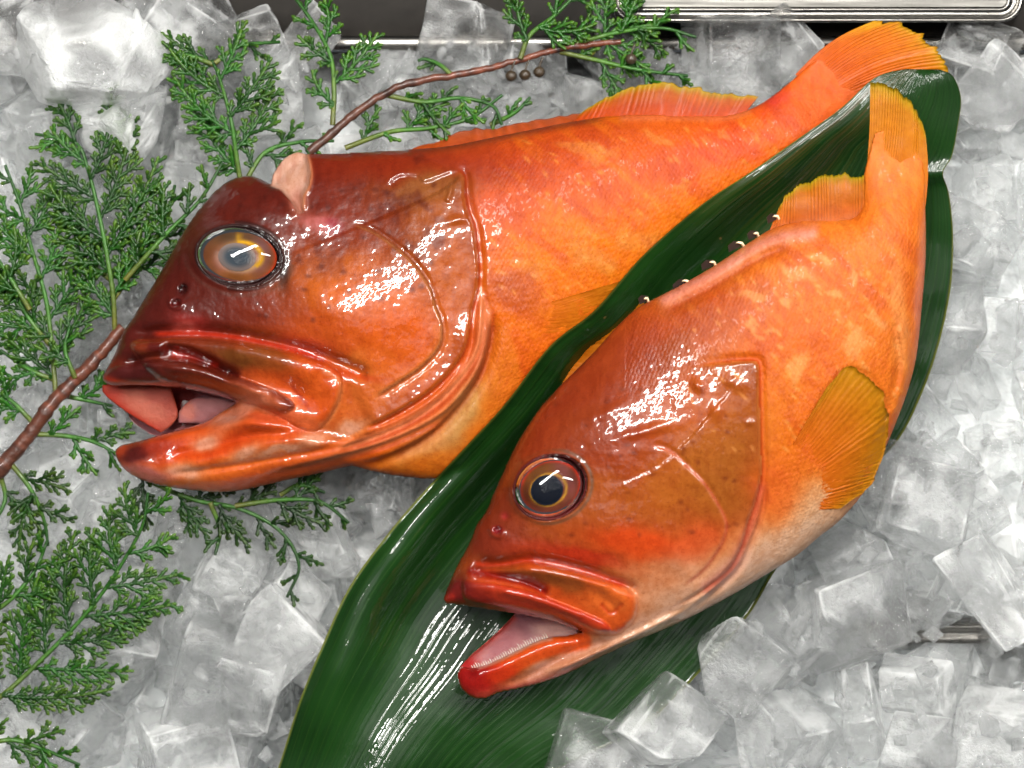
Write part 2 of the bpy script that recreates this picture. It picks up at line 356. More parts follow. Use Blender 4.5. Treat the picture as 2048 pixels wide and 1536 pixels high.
# ------------------------------------------------------------------ the larger fish, behind, head to the left
def big_fish():
    W0 = .0180
    root = link('fish', None, None, bed(0, .03, 0)); tag(root, 'larger red orange fish at the back, mouth wide open, clouded eye, nape cut', 'fish', 'two whole red orange fish laid on ice')
    ol = outline([(204, 754), (216, 733), (232, 702), (244, 668), (262, 640), (288, 598), (322, 542), (356, 480), (386, 434), (420, 392), (450, 366), (485, 352), (515, 355), (541, 368)],
                 [(541, 368), (548, 345), (568, 318), (592, 305), (612, 308)],
                 [(612, 308), (660, 307), (740, 303), (820, 299), (900, 292), (980, 276), (1060, 260), (1140, 244), (1220, 232), (1300, 229), (1380, 232), (1450, 231), (1505, 216), (1545, 192), (1580, 164), (1625, 126), (1668, 98)],
                 [(1668, 98), (1722, 138), (1766, 196)],
                 [(1766, 196), (1725, 226), (1690, 250), (1600, 318), (1500, 388), (1400, 458), (1300, 556), (1205, 655), (1120, 725), (1045, 812), (975, 892), (920, 938), (870, 957), (800, 952), (745, 942), (703, 931)],
                 [(703, 931), (640, 946), (565, 962), (500, 977), (440, 985), (385, 981), (330, 973), (288, 962), (256, 945), (236, 922), (231, 902), (242, 891), (262, 886)],
                 [(262, 886), (328, 868), (404, 846), (440, 825), (474, 804)],
                 [(474, 804), (436, 792), (388, 782), (332, 774), (272, 770), (226, 772), (208, 764)])
    f = Relief(ol, 3.0); f.inflate(118, 150); f.taper((1668, 98), (1766, 196), 210); X, Y = f.X, f.Y
    ramus = sdist(X, Y, [(231, 905), (328, 868), (404, 846), (474, 804), (560, 840), (700, 880), (710, 935), (560, 970), (440, 990), (330, 980), (240, 940)])
    f.h *= 1 + .35 * sstep(-10, 30, ramus)
    # nape cut: the flesh lies lower than the skin around it
    cut = np.array([(541, 372), (546, 343), (568, 312), (594, 298), (613, 305), (621, 345), (617, 372), (606, 392), (606, 424), (596, 428), (582, 402), (562, 380)])
    d = sdist(X, Y, cut); f.h -= 26 * sstep(-3, 7, d) * np.clip(f.h / 40, 0, 1)
    f.ridge([(614, 306), (622, 345), (617, 375), (606, 394), (607, 425)], 5, 5); f.ridge([(500, 352), (545, 372), (580, 404), (596, 430)], 9, 16)
    f.bulge(640, 448, 26, 14, 10, 6)
    # brow, cheek, snout, opercle
    f.bulge(500, 420, 90, 50, 10, 14); f.bulge(700, 620, 150, 95, 10, 26); f.bulge(860, 470, 80, 110, 10, 14); f.bulge(330, 640, 70, 50, -50, 8); f.bulge(1150, 420, 300, 130, 20, 10)
    f.h -= 20 * np.exp(-(f.fld([(250, 668), (340, 664), (440, 668), (560, 690), (650, 716), (720, 745)])[0] / 14) ** 2) * sstep(0, .1, f.fld([(250, 668), (340, 664), (440, 668), (560, 690), (650, 716), (720, 745)])[2])
    # upper jaw: the paddle and, over it, the lip band
    paddle = smooth([(262, 690), (330, 678), (420, 676), (540, 696), (620, 712), (660, 728), (682, 752), (685, 782), (668, 822), (642, 856), (616, 862), (580, 846), (540, 822), (500, 806), (460, 797), (400, 782), (320, 760)], 6, True)
    f.plate(paddle, 16, 16)
    f.ridge([(450, 700), (520, 716), (600, 738), (640, 756)], 9, 26); f.ridge([(530, 790), (590, 820), (640, 830), (668, 796), (660, 756)], 7, 20)
    f.h -= 14 * f.g(590, 785, 46, 22, 30, 0)
    lipb = smooth([(206, 756), (222, 738), (262, 724), (320, 718), (380, 724), (440, 741), (500, 762), (560, 786), (590, 812), (560, 826), (500, 808), (474, 800), (436, 790), (388, 781), (332, 773), (272, 769), (222, 770)], 6, True)
    f.plate(lipb, 14, 18); f.ridge([(320, 735), (400, 745), (480, 772), (540, 795)], 8, 10)
    f.ridge([(240, 735), (300, 716), (372, 716), (450, 736)], -16, 9, .15); f.ridge([(320, 694), (380, 708), (440, 738), (480, 756)], -26, 11); f.bulge(262, 700, 26, 12, -10, 9)
    f.ridge([(300, 672), (380, 668), (470, 676), (560, 694), (640, 716)], 7, 5)
    # lower jaw
    f.ridge([(262, 890), (330, 876), (410, 856), (480, 846), (540, 846), (600, 856)], 14, 13); f.ridge([(330, 915), (430, 890), (520, 868), (600, 868)], -9, 10); f.ridge([(360, 935), (460, 910), (560, 886), (640, 880)], 7, 14)
    f.ridge([(330, 950), (450, 935), (580, 912), (700, 890)], -7, 7); f.bulge(280, 925, 40, 26, 0, 8); f.h -= 16 * f.g(470, 825, 60, 14, -25, 0)
    # preopercle, opercle and the folds of the gill membrane
    pre = [(700, 446), (745, 463), (781, 487), (814, 514), (841, 546), (860, 578), (870, 612), (882, 645), (880, 688), (846, 730), (800, 762), (745, 796)]
    f.edge(pre, 4, 90, 3, 5)
    opc = [(905, 340), (927, 353), (930, 395), (937, 426), (948, 456), (954, 500), (957, 545), (953, 582), (944, 618), (940, 652), (929, 700), (901, 742), (861, 782), (800, 822), (730, 856)]
    so, to = f.edge(opc, 11, 150, 8, 8, .05, 1, 2500)
    for k, (pts, A) in enumerate((([(962, 560), (966, 620), (958, 690), (934, 738), (890, 790), (830, 836), (750, 872), (660, 900)], 9), ([(975, 590), (976, 650), (966, 716), (936, 774), (890, 824), (830, 860), (750, 892), (640, 922), (520, 950)], 11),
                                  ([(948, 640), (936, 706), (906, 760), (860, 806), (790, 846), (700, 880)], 6))):
        f.edge(pts, A, 22, 6, 7, .12)
    f.edge([(985, 620), (978, 690), (958, 752), (922, 806), (866, 862), (790, 906), (715, 930)], 14, 40, 12, 12, .1)
    f.edge([(770, 372), (800, 352), (835, 352), (850, 364), (900, 346), (930, 348)], 4, 60, 2, 6, .1, -1) ; f.ridge([(893, 405), (900, 385), (903, 368)], 6, 5); f.bulge(915, 440, 22, 8, -10, 6)
    # nostrils
    f.h -= 16 * sstep(.45, .75, f.g(366, 578, 10, 12, 30, 0)); f.h -= 14 * sstep(.45, .75, f.g(352, 606, 13, 9, -20, 0)); f.ridge([(338, 598), (345, 614), (360, 616), (366, 602)], 5, 4)
    # eye socket
    ex, ey, erx, ery, ea = 478, 512, 84, 60, 6
    a = math.radians(ea); u = ((X - ex) * math.cos(a) + (Y - ey) * math.sin(a)) / erx; v = (-(X - ex) * math.sin(a) + (Y - ey) * math.cos(a)) / ery; rr = np.hypot(u, v)
    i0 = int((ey - Y[0, 0]) / 3); j0 = int((ex - X[0, 0]) / 3); he = f.h[i0, j0] + 6
    tilt = he + .10 * (X - ex)
    f.h = np.where(rr < 1.0, tilt - 22, f.h + (tilt + 2 - f.h) * np.exp(-np.clip(rr - 1, 0, 9) * 4.0) * .7 + 2.5 * np.exp(-((rr - 1.1) / .07) ** 2))
    f.h += 1.6 * fbm(X / 28, Y / 28) * f.ins
    # ---- pigment
    f.col[:] = (236, 102, 10)
    f.blob(1250, 480, 330, 120, -25, (246, 124, 8), .9); f.blob(1330, 430, 130, 90, -30, (250, 132, 8), .8); f.blob(1120, 540, 90, 110, 20, (244, 122, 10), .7)
    f.blob(1050, 300, 260, 34, -12, (176, 60, 14), .55); f.blob(1010, 370, 130, 70, -20, (206, 72, 10), .55); f.blob(1180, 360, 130, 60, 30, (216, 84, 10), .4); f.blob(1500, 260, 190, 50, -35, (240, 92, 16), .8)
    f.blob(1420, 300, 150, 40, -20, (214, 70, 14), .6); f.blob(1320, 330, 60, 26, 30, (216, 84, 14), .6); f.blob(1620, 200, 70, 60, -40, (244, 104, 22), .8)
    st = fbm((X * .80 + Y * .60) / 150, (-X * .6 + Y * .8) / 26 , 3); bodym = sstep(955, 1000, X)
    f.blend(.36 * bodym * sstep(.05, .6, st), (200, 68, 10)); f.blend(.36 * bodym * sstep(.1, .6, -st), (252, 142, 14))
    for x, y, rx, ry in ((1275, 475, 34, 26), (1170, 300, 50, 14), (1310, 284, 26, 12), (1060, 540, 24, 22), (1200, 520, 34, 18), (1440, 270, 22, 9), (1350, 380, 22, 10), (1165, 500, 20, 12), (1530, 170, 24, 10)): f.blob(x, y, rx, ry, 10, (232, 150, 76), .5, 2.2, 1.15)
    # head
    head = sstep(6, -10, -so) * 1.0; inside_head = np.where(X < 960, 1, 0)
    f.blend(inside_head * sstep(0, 4, so) * (X < 1000), (166, 72, 20))
    f.blob(720, 345, 260, 48, -2, (150, 42, 12), .95); f.blob(620, 400, 130, 70, 10, (122, 30, 12), .9); f.blob(480, 430, 160, 90, -20, (98, 28, 16), .97); f.blob(400, 570, 120, 130, -50, (88, 26, 18), .97); f.blob(290, 660, 90, 70, -50, (92, 28, 22), .97)
    f.blob(640, 500, 80, 60, 20, (116, 34, 14), .85); f.blob(540, 620, 110, 44, 5, (120, 38, 18), .85); f.blob(790, 420, 120, 60, 20, (128, 46, 16), .85); f.blob(870, 470, 60, 90, -10, (166, 84, 26), .85); f.blob(850, 380, 80, 26, -5, (150, 92, 48), .8); f.blob(905, 560, 50, 100, 0, (196, 96, 28), .8)
    f.blob(700, 560, 110, 60, 15, (186, 96, 36), .8); f.blob(740, 620, 130, 70, 10, (222, 106, 20), .85); f.blob(650, 670, 90, 40, 10, (206, 84, 24), .8); f.blob(745, 725, 46, 30, -10, (222, 134, 70), .75, 1, 1.5); f.blob(610, 690, 60, 18, 10, (190, 60, 40), .7)
    f.blob(800, 700, 80, 80, -40, (226, 96, 16), .8); f.blob(700, 790, 80, 60, -20, (222, 112, 44), .8)
    f.blob(385, 640, 40, 18, 10, (160, 44, 40), .7); f.blob(375, 655, 26, 12, 0, (206, 92, 84), .7)
    f.blend(.5 * sstep(.1, .6, fbm(X / 40, Y / 40 + 7)) * (X < 900) * sstep(600, 480, Y), (88, 26, 16))
    # membranes
    f.line([(880, 640), (884, 690), (850, 735), (800, 768), (740, 802)], 18, (230, 122, 56), .8)
    f.fill([(966, 600), (972, 660), (958, 730), (920, 790), (860, 840), (780, 880), (690, 915), (600, 935), (620, 905), (720, 870), (800, 830), (870, 785), (925, 720), (945, 660), (952, 600)], (232, 106, 50), .85, 8)
    for k, pts in enumerate(([(962, 560), (966, 620), (958, 690), (934, 738), (890, 790), (830, 836), (750, 872), (660, 900)], [(975, 590), (976, 650), (966, 716), (936, 774), (890, 824), (830, 860), (750, 892), (640, 922), (520, 950)])):
        f.line(pts, 7, (242, 150, 104), .8, .2); f.line([(x + 9, y + 6) for x, y in pts], 5, (190, 70, 30), .6, .2)
    f.fill([(990, 640), (970, 760), (900, 850), (800, 915), (715, 935), (745, 945), (870, 960), (960, 945), (1050, 880), (1040, 760), (1020, 650)], (236, 122, 22), .9, 8); f.blob(930, 830, 26, 70, 35, (204, 160, 96), .8); f.blob(850, 890, 60, 18, -25, (220, 160, 100), .7)
    f.line([(985, 640), (975, 700), (952, 760), (915, 815), (858, 870), (780, 912)], 9, (160, 66, 30), .5)
    f.blob(1030, 590, 60, 28, 25, (196, 86, 22), .8); f.blob(1045, 570, 34, 24, 20, (204, 96, 40), .7)
    # upper jaw
    pd = sdist(X, Y, paddle); f.blend(sstep(-3, 3, pd), (214, 86, 26)); f.blend(sstep(-3, 3, pd) * sstep(560, 420, X + .3 * (Y - 720)), (132, 50, 24)); f.blob(530, 720, 60, 22, 15, (142, 72, 26), .85); f.blob(470, 712, 40, 16, 20, (116, 66, 22), .8); f.blob(600, 790, 50, 26, 30, (222, 84, 22), .8); f.blob(570, 820, 60, 22, 30, (236, 128, 84), .9); f.blob(640, 770, 40, 40, 0, (224, 96, 28), .8); f.line([(640, 735), (676, 758), (680, 790), (660, 836), (635, 856)], 6, (236, 150, 96), .7); f.line([(582, 770), (606, 800), (622, 826)], 4, (176, 56, 24), .7)
    f.line([(290, 690), (330, 700), (390, 712), (450, 740), (484, 758)], 12, (92, 20, 16), .9); f.line([(340, 706), (400, 716), (440, 730)], 7, (196, 36, 16), .85); f.line([(300, 668), (400, 668), (480, 676), (580, 698), (660, 724)], 6, (202, 50, 26), .9); f.blob(700, 745, 60, 10, 15, (210, 70, 30), .6)
    lb = sdist(X, Y, lipb); f.blend(sstep(-2, 3, lb), (106, 36, 22)); f.blob(250, 748, 60, 26, -10, (84, 28, 28), .9); f.blob(430, 772, 60, 14, 12, (148, 62, 30), .8); f.blob(520, 800, 60, 16, 25, (214, 110, 70), .85); f.line([(210, 762), (272, 767), (332, 771), (400, 782), (470, 800)], 5, (210, 76, 40), .85); f.blob(208, 760, 14, 14, 0, (190, 60, 36), .8)
    # lower jaw
    rm = sstep(-4, 10, ramus) * sstep(700, 560, X); f.blend(rm, (226, 92, 34)); f.blob(440, 940, 160, 26, -10, (232, 112, 36), .8); f.blob(400, 895, 120, 18, -14, (224, 76, 22), .8); f.blob(480, 850, 100, 16, -4, (230, 88, 26), .8)
    f.blob(478, 825, 50, 16, -30, (238, 150, 120), .9); f.blob(540, 836, 40, 12, 0, (228, 96, 60), .7)
    for x, y, rx, ry, an in ((490, 908, 30, 12, -20), (360, 945, 34, 14, -10), (620, 876, 26, 12, -10), (700, 852, 30, 14, -10), (410, 880, 26, 10, -25), (560, 905, 44, 8, -16)): f.blob(x, y, rx, ry, an, (236, 176, 150), .8)
    f.blob(272, 910, 36, 18, -8, (74, 20, 22), .95, .5); f.blob(286, 948, 50, 16, 14, (214, 124, 118), .9, .5); f.blob(240, 900, 14, 16, 0, (196, 76, 40), .7, .5); f.blob(320, 898, 30, 16, -10, (170, 50, 28), .7)
    rs = np.random.default_rng(7)
    for _ in range(70): f.blob(rs.uniform(980, 1560), rs.uniform(250, 620), rs.uniform(4, 11), rs.uniform(2, 4), rs.uniform(20, 60), (250, 168, 84), .45, .3)
    for _ in range(50): f.blob(rs.uniform(420, 900), rs.uniform(360, 640), rs.uniform(3, 7), rs.uniform(3, 6), 0, (70, 20, 14), .4, .3)
    # cut flesh, rim, socket
    f.blend(sstep(-2, 3, d), (224, 176, 156)); f.blend(sstep(-2, 3, d) * sstep(.1, .6, fbm(X / 14, Y / 30)) * .5, (204, 140, 122)); f.blob(596, 405, 16, 26, 0, (196, 128, 112), .7, .3)
    f.line([(594, 300), (613, 308), (622, 346), (618, 374), (607, 394), (607, 424)], 4, (226, 150, 110), .9); f.blob(636, 446, 34, 16, 10, (206, 118, 118), .85, .6); f.blob(668, 450, 16, 12, 10, (150, 30, 50), .7, .5)
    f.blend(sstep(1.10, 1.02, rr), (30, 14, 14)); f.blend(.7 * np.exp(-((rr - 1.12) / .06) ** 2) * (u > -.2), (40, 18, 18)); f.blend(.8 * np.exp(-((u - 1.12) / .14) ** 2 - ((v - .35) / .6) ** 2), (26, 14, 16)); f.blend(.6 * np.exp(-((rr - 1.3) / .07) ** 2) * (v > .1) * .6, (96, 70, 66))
    f.blob(366, 578, 9, 11, 30, (60, 10, 10), .9, 0); f.blob(352, 606, 11, 8, -20, (96, 20, 20), .8, 0)
    f.line(pre, 4, (176, 130, 92), .6); f.line(pre, 5, (120, 44, 20), .5, 0, .06, -1)
    f.line(opc, 5, (212, 120, 62), .6, 0, .05, 1); f.line(opc, 6, (170, 50, 12), .7, 0, .05, -1)
    f.line([(614, 309), (740, 305), (900, 294), (1060, 262), (1220, 234)], 8, (96, 40, 26), .5); f.line([(1230, 236), (1350, 236), (1450, 236), (1510, 218)], 8, (240, 130, 86), .7)
    f.blob(1560, 200, 26, 12, -30, (214, 50, 60), .7)
    f.gloss = np.clip(sstep(-30, 10, so) * (X < 1000) + .9 * f.g(965, 530, 60, 70, 0, 0) + .5 * f.g(1010, 620, 60, 60, 0, 0), .0, 1)
    f.gloss = f.gloss * (1 - .6 * np.exp(-((rr - 1.08) / .1) ** 2)); f.scaly = bodym * sstep(60, 220, f.dend); f.blend(sstep(190, 60, f.dend), (244, 106, 20))
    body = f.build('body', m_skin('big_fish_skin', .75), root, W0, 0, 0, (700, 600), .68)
    # eye
    def iris(u, v, r):
        c = np.array((120, 70, 36.))
        def mx(c, k, w): return c + (np.array(k, float) - c) * min(max(float(w), 0), 1)
        n = float(fbm(np.array(u * 3.0 + 3), np.array(v * 3.0)))
        c = mx(c, (84, 62, 40), .9 * math.exp(-((v + .6) / .4) ** 2 - ((u + .2) / .8) ** 2)); c = mx(c, (162, 98, 44), .8 * math.exp(-((v - .75) / .3) ** 2))
        rp = math.hypot((u + .0) / .60, (v - .02) / .60); c = mx(c, (120, 78, 92), .9 * math.exp(-((u - .5) / .22) ** 2 - ((v + .1) / .6) ** 2)); c = mx(c, (172, 112, 100), .8 * math.exp(-((u + .42) / .2) ** 2 - ((v - .25) / .4) ** 2))
        c = mx(c, (188, 150, 136), .8 * math.exp(-((rp - .80) / .16) ** 2) * (.3 + .7 * (v > -.1))); c = mx(c, (216, 164, 24), .95 * math.exp(-((math.hypot(u - .08, v + .02) - .46) / .07) ** 2) * (1 if (u > -.1 and v < .3) else .2))
        c = mx(c, (200, 150, 30), .8 * math.exp(-((u + .05) / .07) ** 2 - ((v + .62) / .2) ** 2)); c = mx(c, (214, 56, 16), math.exp(-((r - .93) / .08) ** 2) * (1 if u > .5 else .2)); c = mx(c, (34, 14, 12), sstep(.94, 1.0, np.array(r)))
        return c * (1 + .12 * n)
    def pup(u, v, r): return np.array((62, 74, 84.)) + (np.array((140, 124, 118.)) - np.array((62, 74, 84.))) * float(sstep(.45, 1, np.array(r)))
    we = W0 + (he - 10) * S
    eye = dome('eye', M_IRIS, root, (ex, ey), erx, ery, ea, we, 30, iris); lid(eye, (ex, ey), erx + 1, ery + 1, ea, W0 + (he - 5) * S, 3.0, (46, 14, 12), .10)
    dome('pupil', M_IRIS, eye, (474, 514), 38, 28, 8, we + 24 * S, 6.2, pup, 8, 40)
    dome('cornea', M_CORNEA, eye, (ex, ey), erx * .99, ery * .99, ea, we + .8 * S, 38, lambda u, v, r: (255, 255, 255))
    # mouth: lining, far side of the upper jaw, tongue
    ml = Relief(outline([(262, 790), (330, 770), (400, 778), (480, 800), (500, 830)], [(500, 830), (420, 856), (340, 876), (300, 868)], [(300, 868), (262, 840), (255, 810)]), 4)
    ml.inflate(40, 60); ml.h = -ml.h; ml.hb = -ml.h + 10; ml.col[:] = (176, 112, 118); ml.blob(350, 800, 24, 40, 10, (150, 26, 16), .95, .3); ml.blob(372, 790, 20, 14, 0, (110, 20, 14), .9, .3); ml.blob(440, 812, 40, 20, -15, (150, 92, 110), .8); ml.blob(400, 836, 50, 14, -22, (206, 140, 136), .8); ml.gloss[:] = .8
    ml.build('mouth_lining', M_MOUTH, root, W0 - .0095, 0, 0, back=1)
    fl = Relief(outline([(205, 770), (240, 768), (300, 770), (342, 776)], [(342, 776), (350, 800), (356, 830), (344, 850), (322, 866)], [(322, 866), (262, 830), (220, 799), (204, 782)]), 3)
    fl.inflate(7, 30); fl.col[:] = (176, 66, 44); fl.blob(280, 812, 66, 20, 30, (202, 108, 84), .8); fl.blob(215, 782, 26, 18, 30, (206, 60, 34), .8); fl.line([(204, 782), (262, 830), (322, 866)], 8, (196, 50, 26), .8); fl.gloss[:] = .8
    fl.build('far_lip', M_MOUTH, root, W0 - .0075, 0, 0, back=1)
    tg = Relief(outline([(356, 846), (360, 820), (390, 796), (440, 796), (478, 806)], [(478, 806), (440, 832), (404, 848)]), 3); tg.inflate(12, 30); tg.col[:] = (190, 122, 124); tg.blob(370, 825, 18, 20, 0, (226, 130, 110), .8); tg.gloss[:] = .8
    tg.build('tongue', M_MOUTH, root, W0 - .0085, 0, 0, back=1)
    # fins
    def tailc(s, t, r, P):
        c = ramp(t, (0, (244, 106, 20)), (.3, (244, 110, 18)), (.8, (246, 134, 14)), (.93, (240, 150, 20)), (1, (236, 184, 30))); k = (.10 * (.5 - .5 * r))[..., None]; e = np.clip(sstep(.22, 0, s), 0, 1)[..., None] * sstep(.5, 1, t)[..., None]
        return c * (1 - k) * (1 - e) + e * np.array((240, 178, 20)) * 1.0
    fin('tail_fin', M_FIN, root, [(1590, 150), (1640, 168), (1700, 214), (1712, 240)], [(1745, 44), (1800, 47), (1846, 74), (1878, 102), (1900, 140), (1890, 200), (1860, 240)], [W0 - 2 * S, W0 + 2 * S, W0], [W0 + .001, W0 + .0035, W0 - .001], 34, tailc, .9, 5, -14, seed=2)
    def dorc(s, t, r, P):
        c = ramp(t, (0, (232, 88, 16)), (.4, (220, 84, 22)), (.75, (218, 108, 18)), (.9, (204, 150, 12)), (1, (206, 176, 12))); return c * (1 - (.12 * (.5 - .5 * r))[..., None])
    fin('soft_dorsal_fin', M_FIN, root, [(1140, 250), (1220, 240), (1320, 240), (1420, 240), (1490, 226)], [(1165, 222), (1225, 190), (1300, 166), (1370, 170), (1440, 184), (1518, 192)], [W0 - .001, W0 + .003, W0 + .001], [W0 - .003, W0 + .001, W0], 30, dorc, .7, 4, 0, seed=3)
    def spc(s, t, r, P): return ramp(t, (0, (190, 74, 24)), (.5, (200, 84, 24)), (1, (176, 80, 30))) * (1 - (.1 * (.5 - .5 * r))[..., None])
    fin('spiny_dorsal_fin', M_FIN, root, [(820, 304), (900, 298), (1000, 282), (1100, 262), (1190, 244)], [(830, 292), (880, 278), (930, 266), (1000, 252), (1080, 240), (1160, 222)], [W0 - .002], [W0 - .004], 12, spc, 2, 4, 0, seed=4, nt=10)
    def pecc(s, t, r, P): return ramp(t, (0, (232, 104, 18)), (.5, (236, 128, 20)), (1, (216, 130, 20))) * (1 - (.08 * (.5 - .5 * r))[..., None])
    wp = f.at(1030, 640)
    fin('pectoral_fin', M_FIN, root, [(1034, 624), (1018, 660), (1016, 700), (1030, 740)], [(1250, 560), (1290, 610), (1270, 690), (1200, 790)], [wp + 2 * S], [wp + 10 * S, wp - 6 * S], 20, pecc, .8, 4, 0, seed=5, follow=f, lift=(-4, 8))
    return f, root

# ------------------------------------------------------------------ the smaller fish, in front on the leaf
def small_fish():
    W0 = .0345; WY = -1.7e-5; CC = (1300, 900); wm = lambda x, y: W0 + WY * (y - 900)
    root = link('fish', None, None, bed(.05, -.04, 0)); tag(root, 'smaller orange fish in front lying on the broad leaf, clear dark eye', 'fish', 'two whole red orange fish laid on ice')
    ol = outline([(886, 1200), (893, 1178), (902, 1158), (914, 1130), (928, 1106), (941, 1080), (953, 1050), (973, 1020), (986, 988), (1006, 944), (1027, 898), (1051, 857), (1082, 812), (1108, 784), (1146, 746), (1190, 702), (1235, 652), (1275, 616), (1320, 592), (1380, 560), (1440, 524), (1500, 484), (1555, 452), (1620, 440), (1690, 438), (1716, 424), (1724, 386), (1730, 340), (1750, 266)],
                 [(1750, 266), (1790, 256), (1834, 268)],
                 [(1834, 268), (1848, 335), (1850, 400), (1852, 470), (1850, 540), (1843, 620), (1836, 690), (1828, 736), (1812, 792), (1790, 850), (1772, 893), (1750, 950), (1716, 1000), (1676, 1044), (1640, 1072), (1600, 1106), (1557, 1134), (1475, 1184), (1407, 1221), (1338, 1255), (1270, 1283), (1202, 1314), (1150, 1340), (1099, 1361), (1048, 1375), (1000, 1385), (969, 1397), (942, 1394), (922, 1376), (915, 1350), (923, 1334), (942, 1336)],
                 [(942, 1336), (973, 1329), (1003, 1315), (1031, 1302), (1065, 1285), (1099, 1274), (1135, 1270), (1162, 1264)],
                 [(1162, 1264), (1133, 1252), (1096, 1240), (1031, 1228), (962, 1217), (921, 1211), (893, 1209)])
    f = Relief(ol, 3.0); f.inflate(124, 150); f.taper((1750, 262), (1834, 264), 210); X, Y = f.X, f.Y
    f.bulge(1250, 900, 130, 120, 20, 16); f.bulge(1420, 850, 80, 130, 0, 12); f.bulge(1240, 1060, 130, 60, 20, 12); f.bulge(1000, 1080, 50, 50, -45, 6); f.bulge(1600, 800, 200, 160, 30, 8)
    # upper jaw
    gro = [(940, 1128), (1000, 1128), (1060, 1120), (1130, 1132), (1200, 1152), (1262, 1176)]
    dd, sg, t = f.fld(gro); f.h -= 15 * np.exp(-(dd / 12) ** 2) * sstep(0, .1, t)
    paddle = smooth([(930, 1150), (980, 1138), (1031, 1132), (1058, 1124), (1099, 1132), (1150, 1143), (1202, 1160), (1238, 1167), (1264, 1181), (1276, 1205), (1270, 1236), (1253, 1256), (1229, 1270), (1190, 1266), (1140, 1250), (1080, 1232), (1000, 1215), (930, 1200)], 6, True)
    f.plate(paddle, 15, 15); f.ridge([(1040, 1136), (1110, 1145), (1180, 1160), (1230, 1172)], 9, 14); f.h -= 8 * f.g(1215, 1205, 30, 14, 40, 0); f.ridge([(1200, 1205), (1222, 1226), (1248, 1205)], -3, 4)
    lipb = smooth([(887, 1198), (896, 1172), (918, 1161), (962, 1164), (1014, 1171), (1065, 1184), (1116, 1204), (1168, 1225), (1210, 1244), (1222, 1262), (1200, 1268), (1168, 1262), (1133, 1252), (1096, 1240), (1031, 1228), (962, 1217), (921, 1211), (893, 1208)], 6, True)
    f.plate(lipb, 14, 17); f.ridge([(990, 1180), (1060, 1196), (1120, 1216), (1170, 1236)], 7, 9)
    f.ridge([(940, 1142), (997, 1152), (1048, 1163), (1100, 1186)], -18, 9); f.bulge(925, 1140, 24, 14, -20, 8)
    # lower jaw
    f.ridge([(935, 1348), (985, 1338), (1030, 1318), (1075, 1298), (1120, 1284), (1160, 1280)], 13, 16); f.ridge([(1000, 1372), (1060, 1350), (1110, 1322), (1160, 1296), (1230, 1280)], -7, 8); f.bulge(945, 1368, 30, 26, 0, 12)
    for off in (0, 16, 30): f.ridge([(1080 + off, 1352 - off * .3), (1180 + off, 1310 - off * .4), (1290 + off, 1262 - off * .6), (1380 + off, 1214 - off * .8), (1440 + off, 1160 - off)], 5, 6)
    # gill covers
    pre = [(1296, 890), (1338, 903), (1373, 933), (1407, 967), (1428, 998), (1447, 1032), (1452, 1058), (1440, 1092), (1410, 1135), (1366, 1172)]
    f.edge(pre, 3, 90, 2, 5)
    opc = [(1370, 736), (1440, 726), (1505, 722), (1517, 735), (1518, 783), (1521, 885), (1522, 950), (1510, 1004), (1496, 1044), (1484, 1086), (1456, 1138), (1405, 1180), (1338, 1218)]
    dd, sg, to = f.fld(opc, 4, 2500); so = dd * sg; f.h += sstep(0, .2, to) * sstep(0, .1, 1 - to) * (10 * np.exp(-np.maximum(so, 0) / 150) * sstep(-3, 5, so) - 7 * np.exp(-((so + 6) / 8) ** 2))
    f.edge([(1530, 960), (1520, 1020), (1500, 1080), (1470, 1140), (1410, 1190), (1330, 1232)], 9, 16, 7, 6, .12)
    f.bulge(1395, 770, 16, 10, 60, 7); f.bulge(1470, 765, 24, 14, 20, 7); f.bulge(1430, 820, 10, 16, 0, 5); f.bulge(1500, 845, 8, 6, 0, 4); f.bulge(1300, 860, 60, 10, -15, 5); f.bulge(1200, 830, 60, 12, -20, 4)
    # dorsal base, belly fold behind the pectoral fin
    f.ridge([(1300, 612), (1380, 575), (1450, 536), (1520, 492), (1600, 466), (1660, 462)], 8, 14); f.ridge([(1330, 622), (1420, 576), (1500, 528), (1580, 492)], -8, 12)
    f.ridge([(1690, 735), (1735, 752), (1764, 790), (1778, 830)], -6, 8)
    f.ridge([(1800, 640), (1812, 720), (1800, 790), (1782, 840)], 8, 10); f.ridge([(1786, 640), (1798, 720), (1788, 790)], -6, 8)
    f.h -= 12 * sstep(.45, .75, f.g(995, 1060, 9, 8, 0, 0)); f.ridge([(984, 1052), (984, 1068), (1000, 1074), (1008, 1060)], 5, 4); f.h -= 5 * f.g(1010, 1032, 8, 8, 0, 0)
    ex, ey, erx, ery, ea = 1101, 974, 73, 62, -22
    a = math.radians(ea); u = ((X - ex) * math.cos(a) + (Y - ey) * math.sin(a)) / erx; v = (-(X - ex) * math.sin(a) + (Y - ey) * math.cos(a)) / ery; rr = np.hypot(u, v)
    he = f.h[int((ey - Y[0, 0]) / 3), int((ex - X[0, 0]) / 3)] + 4; tilt = he + .12 * (X - ex)
    f.h = np.where(rr < 1.0, tilt - 20, f.h + (tilt + 2 - f.h) * np.exp(-np.clip(rr - 1, 0, 9) * 4.5) * .6 + 2 * np.exp(-((rr - 1.09) / .06) ** 2))
    f.h += 1.3 * fbm(X / 28, Y / 28) * f.ins
    # ---- pigment
    f.col[:] = (236, 118, 24)
